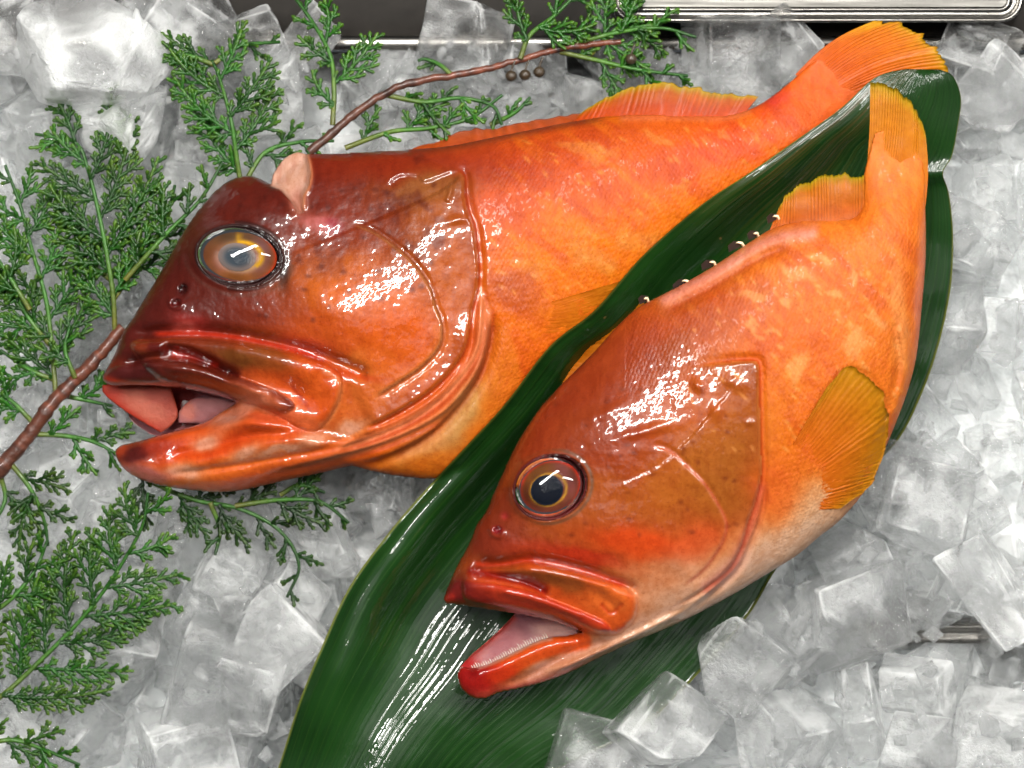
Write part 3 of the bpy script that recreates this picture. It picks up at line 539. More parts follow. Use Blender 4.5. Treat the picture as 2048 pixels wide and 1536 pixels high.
    f.blob(1640, 640, 220, 200, -50, (238, 122, 28), .8); f.blob(1440, 640, 160, 60, -30, (212, 104, 30), .9); f.blob(1330, 700, 130, 60, -35, (196, 82, 20), .9); f.blob(1580, 700, 120, 60, -40, (228, 98, 14), .8); f.blob(1700, 600, 90, 120, -30, (240, 130, 40), .8); f.blob(1560, 830, 60, 120, 10, (240, 130, 20), .8); f.blob(1770, 520, 80, 160, 0, (242, 126, 30), .8); f.blob(1650, 860, 80, 100, 30, (238, 116, 22), .7)
    st = fbm((X * .7 + Y * .7) / 150, (-X * .7 + Y * .7) / 28 + 30, 3); bodym = sstep(1525, 1570, X + .0 * Y) + sstep(820, 740, Y) * (X > 1250); bodym = np.clip(bodym, 0, 1)
    f.blend(.45 * bodym * sstep(.1, .6, st), (206, 82, 16)); f.blend(.4 * bodym * sstep(.1, .6, -st), (246, 150, 60))
    for x, y, rx, ry, an in ((1590, 550, 36, 14, 20), (1640, 522, 16, 8, 10), (1500, 600, 20, 9, 10), (1520, 640, 14, 8, 10), (1710, 690, 20, 30, -20), (1600, 760, 14, 30, 20), (1660, 600, 14, 8, 30), (1700, 560, 10, 20, 10), (1480, 520, 30, 9, -20), (1560, 610, 14, 7, 0), (1760, 640, 10, 26, 0)): f.blob(x, y, rx, ry, an, (250, 178, 112), .6, 2.2, 1.15)
    f.blob(1800, 640, 16, 120, -4, (246, 160, 90), .7, .5); f.blob(1840, 600, 10, 160, 2, (240, 150, 140), .6, .3)
    hd = sstep(0, 5, so) * (X < 1530) * sstep(.0, .02, to) ; hd = np.maximum(hd, sstep(1420, 1330, X) * sstep(720, 760, Y + .45 * (X - 1200)))
    f.blend(hd, (166, 80, 24))
    f.blob(1200, 760, 190, 90, -42, (164, 62, 20), .9); f.blob(1090, 880, 120, 110, -55, (150, 50, 20), .9); f.blob(990, 1050, 90, 70, -55, (138, 48, 28), .9); f.blob(1250, 900, 150, 60, 10, (168, 64, 20), .8); f.blob(1180, 850, 90, 50, -30, (156, 64, 26), .7); f.blob(1430, 900, 70, 150, 0, (182, 104, 34), .85); f.blob(1380, 800, 80, 60, -20, (196, 88, 24), .7); f.blob(1220, 1000, 140, 50, 5, (186, 92, 24), .8); f.blob(1340, 960, 50, 60, 0, (196, 108, 34), .7); f.blob(1180, 1060, 120, 40, 8, (178, 82, 30), .7)
    f.blob(1290, 1100, 110, 34, 10, (230, 80, 24), .95); f.blob(1400, 1090, 60, 40, -30, (226, 90, 40), .8); f.blob(1170, 1120, 110, 14, 12, (196, 46, 16), .85); f.blob(1060, 1100, 60, 16, 0, (180, 60, 30), .6)
    f.blob(1340, 1170, 100, 40, -20, (234, 166, 128), .9); f.blob(1300, 1150, 70, 22, 8, (230, 140, 90), .7); f.blob(1480, 1090, 80, 30, -50, (228, 130, 70), .7); f.blob(1560, 1090, 120, 40, -35, (240, 192, 156), .95); f.blob(1480, 1160, 120, 30, -32, (236, 176, 150), .9); f.blob(1620, 1000, 60, 36, -30, (244, 190, 140), .7); f.blob(1550, 980, 40, 60, 0, (236, 108, 30), .8); f.blob(1330, 1240, 130, 20, -28, (232, 160, 140), .9); f.blob(1150, 1310, 150, 22, -24, (226, 160, 140), .85)
    for o_, c_ in ((0, (214, 150, 110)), (14, (238, 178, 150)), (28, (206, 130, 90))): f.line([(1080 + o_, 1346 - o_ * .3), (1180 + o_, 1306 - o_ * .4), (1290 + o_, 1258 - o_ * .6), (1380 + o_, 1210 - o_ * .8), (1450 + o_, 1150 - o_)], 6, c_, .6)
    f.line([(1000, 1384), (1100, 1360), (1200, 1316), (1300, 1270)], 8, (214, 96, 90), .7)
    bl, _, bt = f.fld([(1120, 1352), (1202, 1316), (1338, 1257), (1475, 1186), (1557, 1136), (1640, 1074), (1716, 1002), (1750, 950)], 4, 200); f.blend(.85 * np.exp(-(bl / 62) ** 2) * sstep(.0, .3, bt) * sstep(1.0, .8, bt), (248, 208, 178))
    f.line([(1310, 612), (1380, 575), (1450, 536), (1520, 492), (1600, 468), (1650, 462)], 16, (242, 156, 140), .85, .5); f.line([(1330, 628), (1420, 580), (1500, 530), (1580, 494)], 6, (176, 70, 26), .5, .3)
    rs = np.random.default_rng(8)
    for _ in range(70): f.blob(rs.uniform(1350, 1820), rs.uniform(480, 900), rs.uniform(4, 11), rs.uniform(2, 4), rs.uniform(20, 70), (252, 180, 110), .45, .3)
    for _ in range(40): f.blob(rs.uniform(1020, 1500), rs.uniform(760, 1080), rs.uniform(3, 6), rs.uniform(3, 5), 0, (110, 40, 16), .4, .3)
    # jaws
    pd = sdist(X, Y, paddle); f.blend(sstep(-3, 3, pd), (226, 92, 32)); f.blob(1070, 1150, 70, 14, 14, (130, 66, 24), .85); f.blob(1130, 1165, 40, 12, 14, (156, 80, 30), .8); f.blob(1220, 1200, 50, 30, 10, (240, 118, 46), .8); f.line([(1240, 1170), (1266, 1184), (1274, 1206), (1268, 1236), (1250, 1254)], 6, (244, 160, 116), .7); f.line([(1200, 1205), (1222, 1226), (1248, 1205)], 4, (206, 76, 26), .8)
    f.line(gro, 6, (206, 58, 26), .85); f.line([(930, 1142), (980, 1150), (1040, 1162), (1100, 1186)], 10, (150, 24, 14), .9)
    lb = sdist(X, Y, lipb); f.blend(sstep(-2, 3, lb), (208, 64, 32)); f.blob(915, 1182, 40, 26, 0, (106, 28, 30), .9, .5); f.blob(960, 1190, 40, 14, 8, (156, 40, 28), .8); f.line([(962, 1214), (1031, 1224), (1096, 1236), (1160, 1256), (1210, 1262)], 9, (234, 92, 40), .9); f.blob(893, 1200, 16, 10, 0, (196, 50, 36), .8)
    lj = sstep(24, 12, np.abs(f.fld([(930, 1356), (985, 1346), (1030, 1326), (1075, 1304), (1120, 1290), (1165, 1282)])[0])); f.blend(lj * .95, (236, 88, 28)); f.blob(945, 1360, 44, 40, 0, (176, 24, 22), .95, .5); f.blob(960, 1342, 30, 12, -10, (150, 14, 16), .8, .4); f.blob(1000, 1340, 34, 16, -24, (224, 60, 22), .8); f.blob(970, 1388, 30, 12, 0, (222, 80, 60), .7)
    f.line([(950, 1338), (985, 1326), (1031, 1304), (1070, 1286), (1110, 1276)], 4, (240, 180, 164), .8)
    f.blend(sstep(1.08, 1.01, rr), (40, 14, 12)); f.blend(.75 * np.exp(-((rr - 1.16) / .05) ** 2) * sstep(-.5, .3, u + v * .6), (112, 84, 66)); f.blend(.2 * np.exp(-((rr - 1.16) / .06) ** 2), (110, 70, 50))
    f.blob(995, 1060, 9, 7, 0, (150, 24, 40), .9, 0); f.blob(1010, 1032, 7, 7, 0, (180, 50, 50), .7, 0)
    f.line(pre, 3, (226, 130, 104), .55); f.line(pre, 4, (200, 62, 34), .4, 0, .1, -1)
    f.line(opc, 4, (222, 140, 84), .7, 0, .2, 1); f.line(opc, 6, (196, 66, 20), .7, 0, .2, -1); f.line([(1525, 960), (1514, 1020), (1490, 1080), (1462, 1136), (1400, 1186)], 12, (206, 90, 90), .45)
    f.gloss = np.clip(np.maximum(.95 * hd, .5 * sstep(1060, 1120, Y) * (X < 1560)) + .8 * f.g(1585, 880, 26, 60, 28, 0), 0, 1); f.gloss = f.gloss * (1 - .6 * np.exp(-((rr - 1.08) / .1) ** 2)); f.scaly = bodym * sstep(60, 220, f.dend); f.blend(sstep(190, 60, f.dend), (240, 132, 32))
    f.build('body', m_skin('small_fish_skin', .6), root, W0, 0, WY, CC, .66)
    def iris(u, v, r):
        c = np.array((92, 42, 20.)); 
        def mx(c, k, w): return c + (np.array(k, float) - c) * min(max(w, 0), 1)
        n = float(fbm(np.array(u * 4.0 + 3), np.array(v * 4.0)))
        c = mx(c, (112, 66, 24), .9 * math.exp(-((v + .6) / .35) ** 2)); c = mx(c, (120, 64, 64), .8 * math.exp(-((u - .5) / .25) ** 2)); c = mx(c, (132, 70, 50), .7 * math.exp(-((v - .6) / .25) ** 2)); c = mx(c, (196, 152, 50), .9 * math.exp(-((math.hypot(u + .08, v - .06) - .50) / .035) ** 2)); c = mx(c, (206, 44, 20), .95 * sstep(.72, .86, np.array(r)) * (1 if (u > .2 or v < -.4) else .55)); c = mx(c, (46, 10, 10), float(sstep(.9, .98, np.array(r))) * (1 if u > 0 else .8))
        return c * (1 + .15 * n)
    we = wm(ex, ey) + (he - 9) * S
    eye = dome('eye', M_IRIS, root, (ex, ey), erx, ery, ea, we, 30, iris); lid(eye, (ex, ey), erx + 1, ery + 1, ea, wm(ex, ey) + (he - 5) * S, 2.8, (96, 16, 12), .12)
    dome('pupil', M_IRIS, eye, (1094, 980), 33, 30, -22, we + 24.5 * S, 5.5, lambda u, v, r: np.array((16, 22, 34.)) + 20 * (r > .9), 8, 40)
    dome('cornea', M_CORNEA, eye, (ex, ey), erx * .99, ery * .99, ea, we + .8 * S, 40, lambda u, v, r: (255, 255, 255))
    # mouth
    ml = Relief(outline([(919, 1336), (940, 1312), (962, 1293), (997, 1262), (1031, 1226)], [(1031, 1226), (1060, 1228), (1110, 1238), (1180, 1262)], [(1180, 1262), (1120, 1288), (1060, 1308), (990, 1345), (940, 1350)]), 3)
    ml.inflate(26, 50); ml.hb = ml.h + 8; ml.h = -ml.h; ml.col[:] = (206, 142, 142); ml.blob(1060, 1250, 30, 22, 0, (150, 96, 110), .85); ml.blob(1010, 1290, 40, 16, -40, (186, 116, 122), .8); ml.blob(1110, 1260, 40, 14, 0, (240, 190, 180), .9); ml.line([(925, 1330), (962, 1293), (997, 1262), (1031, 1228)], 9, (210, 70, 60), .8); ml.blob(930, 1330, 20, 14, 0, (196, 30, 30), .9); ml.gloss[:] = .7
    ml.build('mouth_lining', M_MOUTH, root, W0 - .0025, 0, WY, CC, back=1)
    tb = MB(); tr = np.random.default_rng(3); tp = resample(smooth([(946, 1336), (985, 1325), (1031, 1302), (1065, 1285), (1095, 1275)], 8), 34)
    for x, y in tp:
        w = wm(x, y) + .0006; L = tr.uniform(5, 10); c = [B(x, y + 2, w), B(x - L * .35, y - L * .6, w + .0003), B(x - L * .7, y - L, w + .0004)]; tube(tb, c, np.array((1.6, 1.2, .25)) * S, 5, 1, lin((244, 226, 210)))
    tb.build('teeth', M_WET, root)['kind'] = 'stuff'
    # fins
    def tailc(s, t, r, P):
        c = ramp(t, (0, (240, 132, 32)), (.25, (240, 132, 32)), (.5, (240, 142, 28)), (.85, (236, 150, 24)), (.95, (222, 166, 22)), (1, (170, 150, 20))); return c * (1 - (.10 * (.5 - .5 * r))[..., None])
    fin('tail_fin', M_FIN, root, [(1722, 420), (1760, 400), (1810, 396), (1850, 420)], [(1740, 166), (1768, 170), (1806, 190), (1834, 222), (1850, 262)], [wm(0, 410) + 2 * S, wm(0, 400) + 7 * S, wm(0, 410) + 2 * S], [wm(0, 300) + .001, wm(0, 300) + .004, wm(0, 300)], 28, tailc, .9, 4, 6, seed=8)
    def dorc(s, t, r, P):
        c = ramp(t, (0, (240, 140, 100)), (.3, (232, 116, 36)), (.8, (232, 134, 22)), (.93, (216, 160, 14)), (1, (196, 176, 20))); return c * (1 - (.14 * (.5 - .5 * r))[..., None])
    fin('soft_dorsal_fin', M_FIN, root, [(1535, 470), (1590, 462), (1650, 458), (1728, 450)], [(1556, 420), (1574, 388), (1612, 364), (1668, 350), (1728, 350)], [wm(0, 470) + .001, wm(0, 450) + .004], [wm(0, 420) + .001, wm(0, 360) + .004], 28, dorc, .8, 4, 0, seed=9)
    # spines of the front dorsal fin, each with a scrap of dark membrane
    sp = [(1292, 600, 1283, 588), (1372, 566, 1350, 560), (1425, 528, 1402, 522), (1480, 490, 1462, 486), (1512, 470, 1497, 464), (1552, 436, 1540, 428)]
    M_DARK = m_plain('dark_membrane', (.012, .009, .008), .3, 0, .6, 600)
    M_SPINE = m_plain('spine_bone', (.78, .60, .38), .35, 0, .5)
    for i, (x, y, x2, y2) in enumerate(sp):
        z = wm(x, y) + .0012; L = (16, 32, 26, 28, 18, 20)[i]; dx, dy = (-.80, .45)
        V = [B(x, y + 4, z), B(x + dx * L, y + dy * L + 2, z), B(x + dx * L * .8 - 6, y + dy * L * .8 - 9, z + .001), B(x + dx * L * .3 - 6, y + dy * L * .3 - 12, z + .0012), B(x + 2, y - 8, z + .001)]
        V2 = [v - .0006 * AW for v in V]; n = len(V)
        mesh('fin_membrane', np.array(V + V2), [tuple(range(n))[::-1], tuple(range(n, 2 * n))] + [(k, (k + 1) % n, (k + 1) % n + n, k + n) for k in range(n)], M_DARK, root, smooth_=False)
        tb = MB(); q = (.35, .6, .5, .65, .4, .5)[i]; c = [B(x + 14 * q, y + 5, z - .001), B(x + 5 * q, y - 4, z + .0012), B(x - 5 * q, y - 8 * q, z + .0014), B(x - 13 * q, y - 6 * q, z + .0010)]; tube(tb, c, np.array((3.2, 2.8, 2.2, .5)) * S, 6); tb.build('spine', M_SPINE, root)
    def pecc(s, t, r, P):
        c = ramp(t, (0, (238, 124, 34)), (.3, (236, 116, 22)), (.65, (226, 126, 20)), (.9, (222, 142, 16)), (1, (206, 140, 20))); e = sstep(.3, 0, s)[..., None] * sstep(.5, .9, t)[..., None]; c = c * (1 - .5 * e) + .5 * e * np.array((206, 150, 16)); return c * (1 - (.06 * (.5 - .5 * r))[..., None])
    wp = f.at(1590, 960)
    fin('pectoral_fin', M_FIN, root, [(1560, 932), (1570, 960), (1590, 995), (1614, 1020)], [(1655, 772), (1700, 732), (1745, 762), (1774, 815), (1776, 880), (1752, 950), (1720, 990), (1684, 1017)], [wp, wp + 2 * S], [f.at(1660, 780) + 14 * S, f.at(1740, 800) + 10 * S, f.at(1740, 880) + 4 * S, f.at(1700, 985) + 8 * S], 28, pecc, .7, 4, 0, seed=10, follow=f, lift=(-4, 12))
    return f, root
FB, fish_big = big_fish()
FS, fish_small = small_fish()

# ------------------------------------------------------------------ the broad leaf under the smaller fish
LEAF_L = smooth([(470, 1720), (520, 1620), (556, 1536), (600, 1400), (645, 1290), (700, 1172), (785, 1056), (860, 970), (930, 895), (1010, 808), (1100, 692), (1190, 620), (1285, 512), (1400, 412), (1500, 345), (1600, 275), (1680, 218), (1738, 164), (1772, 146), (1812, 138)], 10)
LEAF_R = smooth([(900, 1720), (1010, 1620), (1120, 1536), (1270, 1462), (1345, 1400), (1425, 1316), (1500, 1226), (1548, 1145), (1610, 1060), (1700, 970), (1792, 886), (1845, 784), (1880, 680), (1902, 570), (1906, 470), (1898, 388), (1886, 346), (1904, 312), (1916, 250), (1922, 196), (1906, 152), (1880, 139)], 10)
def leaf():
    NT, NC = 260, 72
    Lc = resample(LEAF_L, NT); Rc = resample(LEAF_R, NT); c = np.linspace(0, 1, NC)[None, :, None]
    P = Lc[:, None] * (1 - c) + Rc[:, None] * c; X, Y = P[..., 0], P[..., 1]
    dl = np.hypot(X - Lc[:, None, 0], Y - Lc[:, None, 1]); dr = np.hypot(X - Rc[:, None, 0], Y - Rc[:, None, 1])
    def samp(F, X, Y):
        i = np.clip(np.round((Y - F.Y[0, 0]) / F.step).astype(int), 0, F.X.shape[0] - 1); j = np.clip(np.round((X - F.X[0, 0]) / F.step).astype(int), 0, F.X.shape[1] - 1)
        return i, j
    t = np.linspace(0, 1, NT); ii, jj = samp(FB, X, Y); inB = FB.ins[ii, jj]; over = np.where(inB, FB.w0 + FB.h[ii, jj] * S + .0014, -1.0)
    i, j = samp(FS, X, Y); ins = FS.ins[i, j]; sdS = FS.sd[i, j]; wS = FS.wmid(X, Y)
    wl = .014 + .013 * sstep(.08, .2, t) + .002 * sstep(.5, .7, t) - .002 * sstep(.9, 1, t)
    base = .008 + .004 * sstep(.35, .1, t)[:, None] * np.sin(math.pi * c[..., 0]) + .008 * sstep(.6, .9, t)[:, None]
    base = base + .018 * sstep(.80, 1.04, t)[:, None]
    base = base + np.clip(Y - 1230, 0, 600) * S * .15 * sstep(.72, .38, c[..., 0])
    reach = (120 + 70 * sstep(.4, .1, t))[:, None]
    w = base + (wl[:, None] - base) * (1 - sstep(8, 1.0 * reach, dl)); w = np.maximum(w, over)
    for _ in range(14):
        s_ = w.copy(); s_[1:-1, 1:-1] = (w[1:-1, 1:-1] * 2 + w[:-2, 1:-1] + w[2:, 1:-1] + w[1:-1, :-2] + w[1:-1, 2:]) / 6; s_[1:-1, 0] = (w[:-2, 0] + w[2:, 0] + w[1:-1, 0]) / 3; w = np.maximum(s_, over)
    lim = np.where(sdS > -30, wS - np.where(ins, FS.hb[i, j], 0) * S * .66 - .0012, 1.0)
    wr_ = (62 + 55 * sstep(.5, .36, t))[:, None]; roll = np.clip(1 - dl / wr_, 0, 1) ** 2 * .0085 * (sstep(.05, .2, t) * sstep(.75, .5, t))[:, None] + .0012 * np.exp(-dl / 8.0); w = np.maximum(w + .003 * (sstep(.1, .25, t) * sstep(.7, .5, t))[:, None] * np.exp(-((dl - 50) / 50) ** 2) - roll, over)
    w += .0009 * fbm(X / 90, Y / 90 + 3, 2) + .00022 * np.sin(c[..., 0] * 2 * math.pi * 30)
    w += .0022 * np.exp(-((Y - 346 - .12 * (1890 - X)) / 16) ** 2) * sstep(130, 20, dr)     # the crease at the right rim
    w = np.minimum(w, lim)
    V = B(X, Y, w).reshape(-1, 3); V2 = B(X, Y, w - .0006).reshape(-1, 3); n = NT * NC; I = np.arange(n).reshape(NT, NC)
    q = np.stack([I[:-1, :-1], I[:-1, 1:], I[1:, 1:], I[1:, :-1]], -1).reshape(-1, 4)
    rim = lambda a, b: np.stack([a, b, b + n, a + n], -1)
    F = np.concatenate([q, q[:, ::-1] + n, rim(I[1:, 0], I[:-1, 0]), rim(I[:-1, -1], I[1:, -1]), rim(I[-1, 1:], I[-1, :-1])])
    if np.dot(np.cross(V[q[500][1]] - V[q[500][0]], V[q[500][2]] - V[q[500][0]]), AW) < 0: F = F[:, ::-1]
    at = {'cross': np.concatenate([np.broadcast_to(c[..., 0], X.shape).ravel()] * 2), 'along': np.concatenate([np.broadcast_to(t[:, None], X.shape).ravel()] * 2)}
    m, nt, p, out = mat('leaf_blade'); co = objco(nt); cr = attr(nt, 'cross').outputs['Fac']; al = attr(nt, 'along').outputs['Fac']
    v = nd(nt, 'CombineXYZ', {0: cr, 1: math_(nt, 'MULTIPLY', al, .035), 2: 0.0}).outputs[0]
    stripe = noise(nt, v, 75, 4, .7); broad = noise(nt, co, 26, 3); vein = math_(nt, 'ABSOLUTE', math_(nt, 'SINE', math_(nt, 'MULTIPLY', cr, 30 * math.pi)))
    col = mixc(nt, rng(nt, stripe, .3, .7, 0, 1), (.002, .011, .0015, 1), (.005, .030, .003, 1))
    col = mixc(nt, rng(nt, broad, .35, .7, 0, .7), col, (.007, .038, .004, 1)); col = mixc(nt, rng(nt, vein, .0, .10, .45, 0), col, (.03, .07, .008, 1))
    brn = mixc(nt, math_(nt, 'MULTIPLY', rng(nt, stripe, .45, .6, 0, 1), math_(nt, 'MULTIPLY', rng(nt, al, .72, .82, 0, .8), rng(nt, cr, .45, .25, 0, 1))), col, (.045, .028, .006, 1))
    edge = math_(nt, 'MAXIMUM', rng(nt, cr, .992, .997, 0, 1), rng(nt, cr, .008, .003, 0, 1)); col = mixc(nt, edge, brn, (.09, .10, .015, 1))
    sp = noise(nt, co, 150, 2); col = mixc(nt, rng(nt, sp, .76, .80, 0, .8), col, (.16, .09, .03, 1))
    wetn = noise(nt, co, 380, 2, .6); drops = noise(nt, co, 60, 2)
    bn = bump(nt, stripe, .0006, .5); cn = bump(nt, wetn, .00016, .7); cn = bump(nt, noise(nt, v, 90, 1, .5), .00035, .6, cn)
    setp(nt, p, Base_Color=col, Roughness=.5, Specular_IOR_Level=.12, Normal=bn, Coat_Weight=rng(nt, drops, .40, .58, .35, 1.0), Coat_Roughness=.035, Coat_Normal=cn)
    o = mesh('leaf', np.concatenate([V, V2]), F, m, None, attrs=at)
    tag(o, 'broad dark green bamboo leaf, wet and glossy, under the smaller fish', 'leaf')
    return X, Y, w
LX, LY, LW = leaf()

# ------------------------------------------------------------------ ice
def m_ice(name, clear, seed):
    m, nt, p, out = mat(name); co = objco(nt); cloud = attr(nt, 'cloud').outputs['Fac']; worn = attr(nt, 'worn').outputs['Fac']
    fine = noise(nt, co, 300, 4, .72); h = bump(nt, fine, .0030, .75)
    setp(nt, p, Base_Color=(.995, 1, 1, 1), Roughness=rng(nt, cloud, .4, .9, .01, .09), IOR=1.31, Transmission_Weight=1.0, Normal=h)
    df = nd(nt, 'BsdfDiffuse', {'Color': (.965, .975, .972, 1), 'Normal': h}); tr = nd(nt, 'BsdfTranslucent', {'Color': (.985, .99, .99, 1), 'Normal': h})
    wm = nd(nt, 'MixShader', {0: .5}); nt.links.new(df.outputs[0], wm.inputs[1]); nt.links.new(tr.outputs[0], wm.inputs[2])
    f = math_(nt, 'ADD', math_(nt, 'MULTIPLY', math_(nt, 'POWER', cloud, 2.0), .36 + .5 * (1 - clear)), .005 + .34 * (1.0 - clear))
    f = math_(nt, 'ADD', f, math_(nt, 'MULTIPLY', worn, .8), True)
    mx = nd(nt, 'MixShader', {0: f}); nt.links.new(p.outputs[0], mx.inputs[1]); nt.links.new(wm.outputs[0], mx.inputs[2])
    tp = nd(nt, 'BsdfTransparent', {'Color': (.995, 1, 1, 1)}); m2 = nd(nt, 'MixShader', {0: .31}); nt.links.new(mx.outputs[0], m2.inputs[1]); nt.links.new(tp.outputs[0], m2.inputs[2]); nt.links.new(m2.outputs[0], out.inputs[0])
    return m
M_ICE = [m_ice('clear_ice', .85, 1), m_ice('cloudy_ice', .5, 2), m_ice('frosty_ice', -.05, 3)]
def m_bed():
    m, nt, p, out = mat('crushed_ice'); co = objco(nt); a = noise(nt, co, 120, 3, .7)
    setp(nt, p, Base_Color=mixc(nt, rng(nt, a, .35, .65, 0, 1), (.72, .75, .75, 1), (.95, .96, .96, 1)), Roughness=.25, Normal=bump(nt, a, .004, .8), Specular_IOR_Level=.5); return m
def ice_variant(seed, n=12, full=False):
    """one lump of ice: rounded block, chopped by a few planes, dented; metres, about 2.7 cm"""
    r=np.random.default_rng(seed)
    dims=np.array([r.uniform(.9,1.25),r.uniform(.85,1.1),r.uniform(.62,1.0)])*.0108
    if seed%5==4: dims=np.array([1.45,.8,.5])*.0100
    if seed%7==3: dims=np.array([1.2,1.1,.95])*.0122
    if seed>=14: dims=np.array([1.3,1.05,.9])*.0118
    idx={};V=[];F=[]
    def vid(p):
        k=tuple(np.round(p,5))
        if k not in idx: idx[k]=len(V);V.append(p)
        return idx[k]
    for ax in range(3):
        for s in(-1,1):
            for i in range(n):
                for j in range(n):
                    q=[]
                    for a,b in((i,j),(i+1,j),(i+1,j+1),(i,j+1)):
                        # denser near the edges
                        u=math.sin((a/n*2-1)*math.pi/2*.95)/math.sin(math.pi/2*.95); v=math.sin((b/n*2-1)*math.pi/2*.95)/math.sin(math.pi/2*.95)
                        p=np.zeros(3);p[ax]=s;p[(ax+1)%3]=u;p[(ax+2)%3]=v;q.append(vid(p))
                    F.append(q if s>0 else q[::-1])
    P=np.array(V)
    e=r.uniform(14,34)                                     # superellipsoid rounding
    P=P/(np.sum(np.abs(P)**e,1)**(1/e))[:,None]
    A=np.sort(np.abs(P),axis=1); worn=np.clip((A[:,1]-.91)/.08,0,1)
    # slight taper / shear
    P[:,0]*=1+P[:,2]*r.uniform(-.16,.16); P[:,1]*=1+P[:,2]*r.uniform(-.16,.16)
    P[:,0]+=P[:,1]*r.uniform(-.15,.15); P[:,2]+=P[:,0]*r.uniform(-.15,.15)
    for _ in range(r.integers(1,5) if seed<14 else 14):
        m=r.normal(size=3);m/=np.linalg.norm(m); off=r.uniform(.72,1.08) if seed<14 else r.uniform(.66,.9)
        d=P@m-off; worn=np.maximum(worn,np.exp(-(d/.05)**2)*.7); P-=np.where(d>0,d,0)[:,None]*m*r.uniform(.9,1.0)
    # shallow dimple on one side of some
    if seed%3==0:
        rr=np.hypot(P[:,0],P[:,1]); g=np.exp(-(rr/.5)**2)*(P[:,2]>.3); P[:,2]-=g*r.uniform(.2,.4)
    # low lumps, melted surface
    D=np.zeros(len(P))
    for k in range(14):
        w=r.normal(size=3)*r.uniform(1.5,7); D+=np.sin(P@w+r.uniform(0,6.28))/(1.0+np.linalg.norm(w)*.9)
    nrm=P/np.linalg.norm(P,axis=1)[:,None]
    P=P+nrm*(D*.016)[:,None]
    if not full: return P*dims, F
    C=np.zeros(len(P))
    for k in range(26):
        w=r.normal(size=3)*r.uniform(1.2,9); C+=np.sin(P@w+r.uniform(0,6.28))/(1.0+np.linalg.norm(w)*.35)
    C=(C-C.mean())/(C.std()+1e-9); cl=np.clip(.35+.45*C,0,1); P=P+nrm*(.006*r.normal(size=len(P)))[:,None]
    V=[P*dims]; FF=list(F); CL=[cl]; WO=[worn*np.clip(.55+.4*C,0,1)]; nv=len(P)
    for b in range(r.integers(5,11)):                     # air bubbles, long or round, inside the block
        c=r.uniform(-.62,.62,3); ax=r.normal(size=3); ax/=np.linalg.norm(ax); R0=r.uniform(.03,.11); el=r.uniform(1,4.5); ns,nr=8,6; vb=[]
        for i in range(nr+1):
            th=math.pi*(i+.02)/(nr+.04)
            for j in range(ns):
                d=np.array([math.sin(th)*math.cos(j*2*math.pi/ns),math.sin(th)*math.sin(j*2*math.pi/ns),math.cos(th)]); vb.append(c+R0*(d+ax*(d@ax)*(el-1)))
        vb=np.clip(np.array(vb),-.85,.85)
        for i in range(nr):
            for j in range(ns): FF.append([nv+i*ns+j,nv+i*ns+(j+1)%ns,nv+(i+1)*ns+(j+1)%ns,nv+(i+1)*ns+j])
        V.append(vb*dims); CL.append(np.full(len(vb),r.uniform(0,.6))); WO.append(np.full(len(vb),r.uniform(0,.5))); nv+=len(vb)
    return np.concatenate(V), FF, np.concatenate(CL), np.concatenate(WO)
NV=14
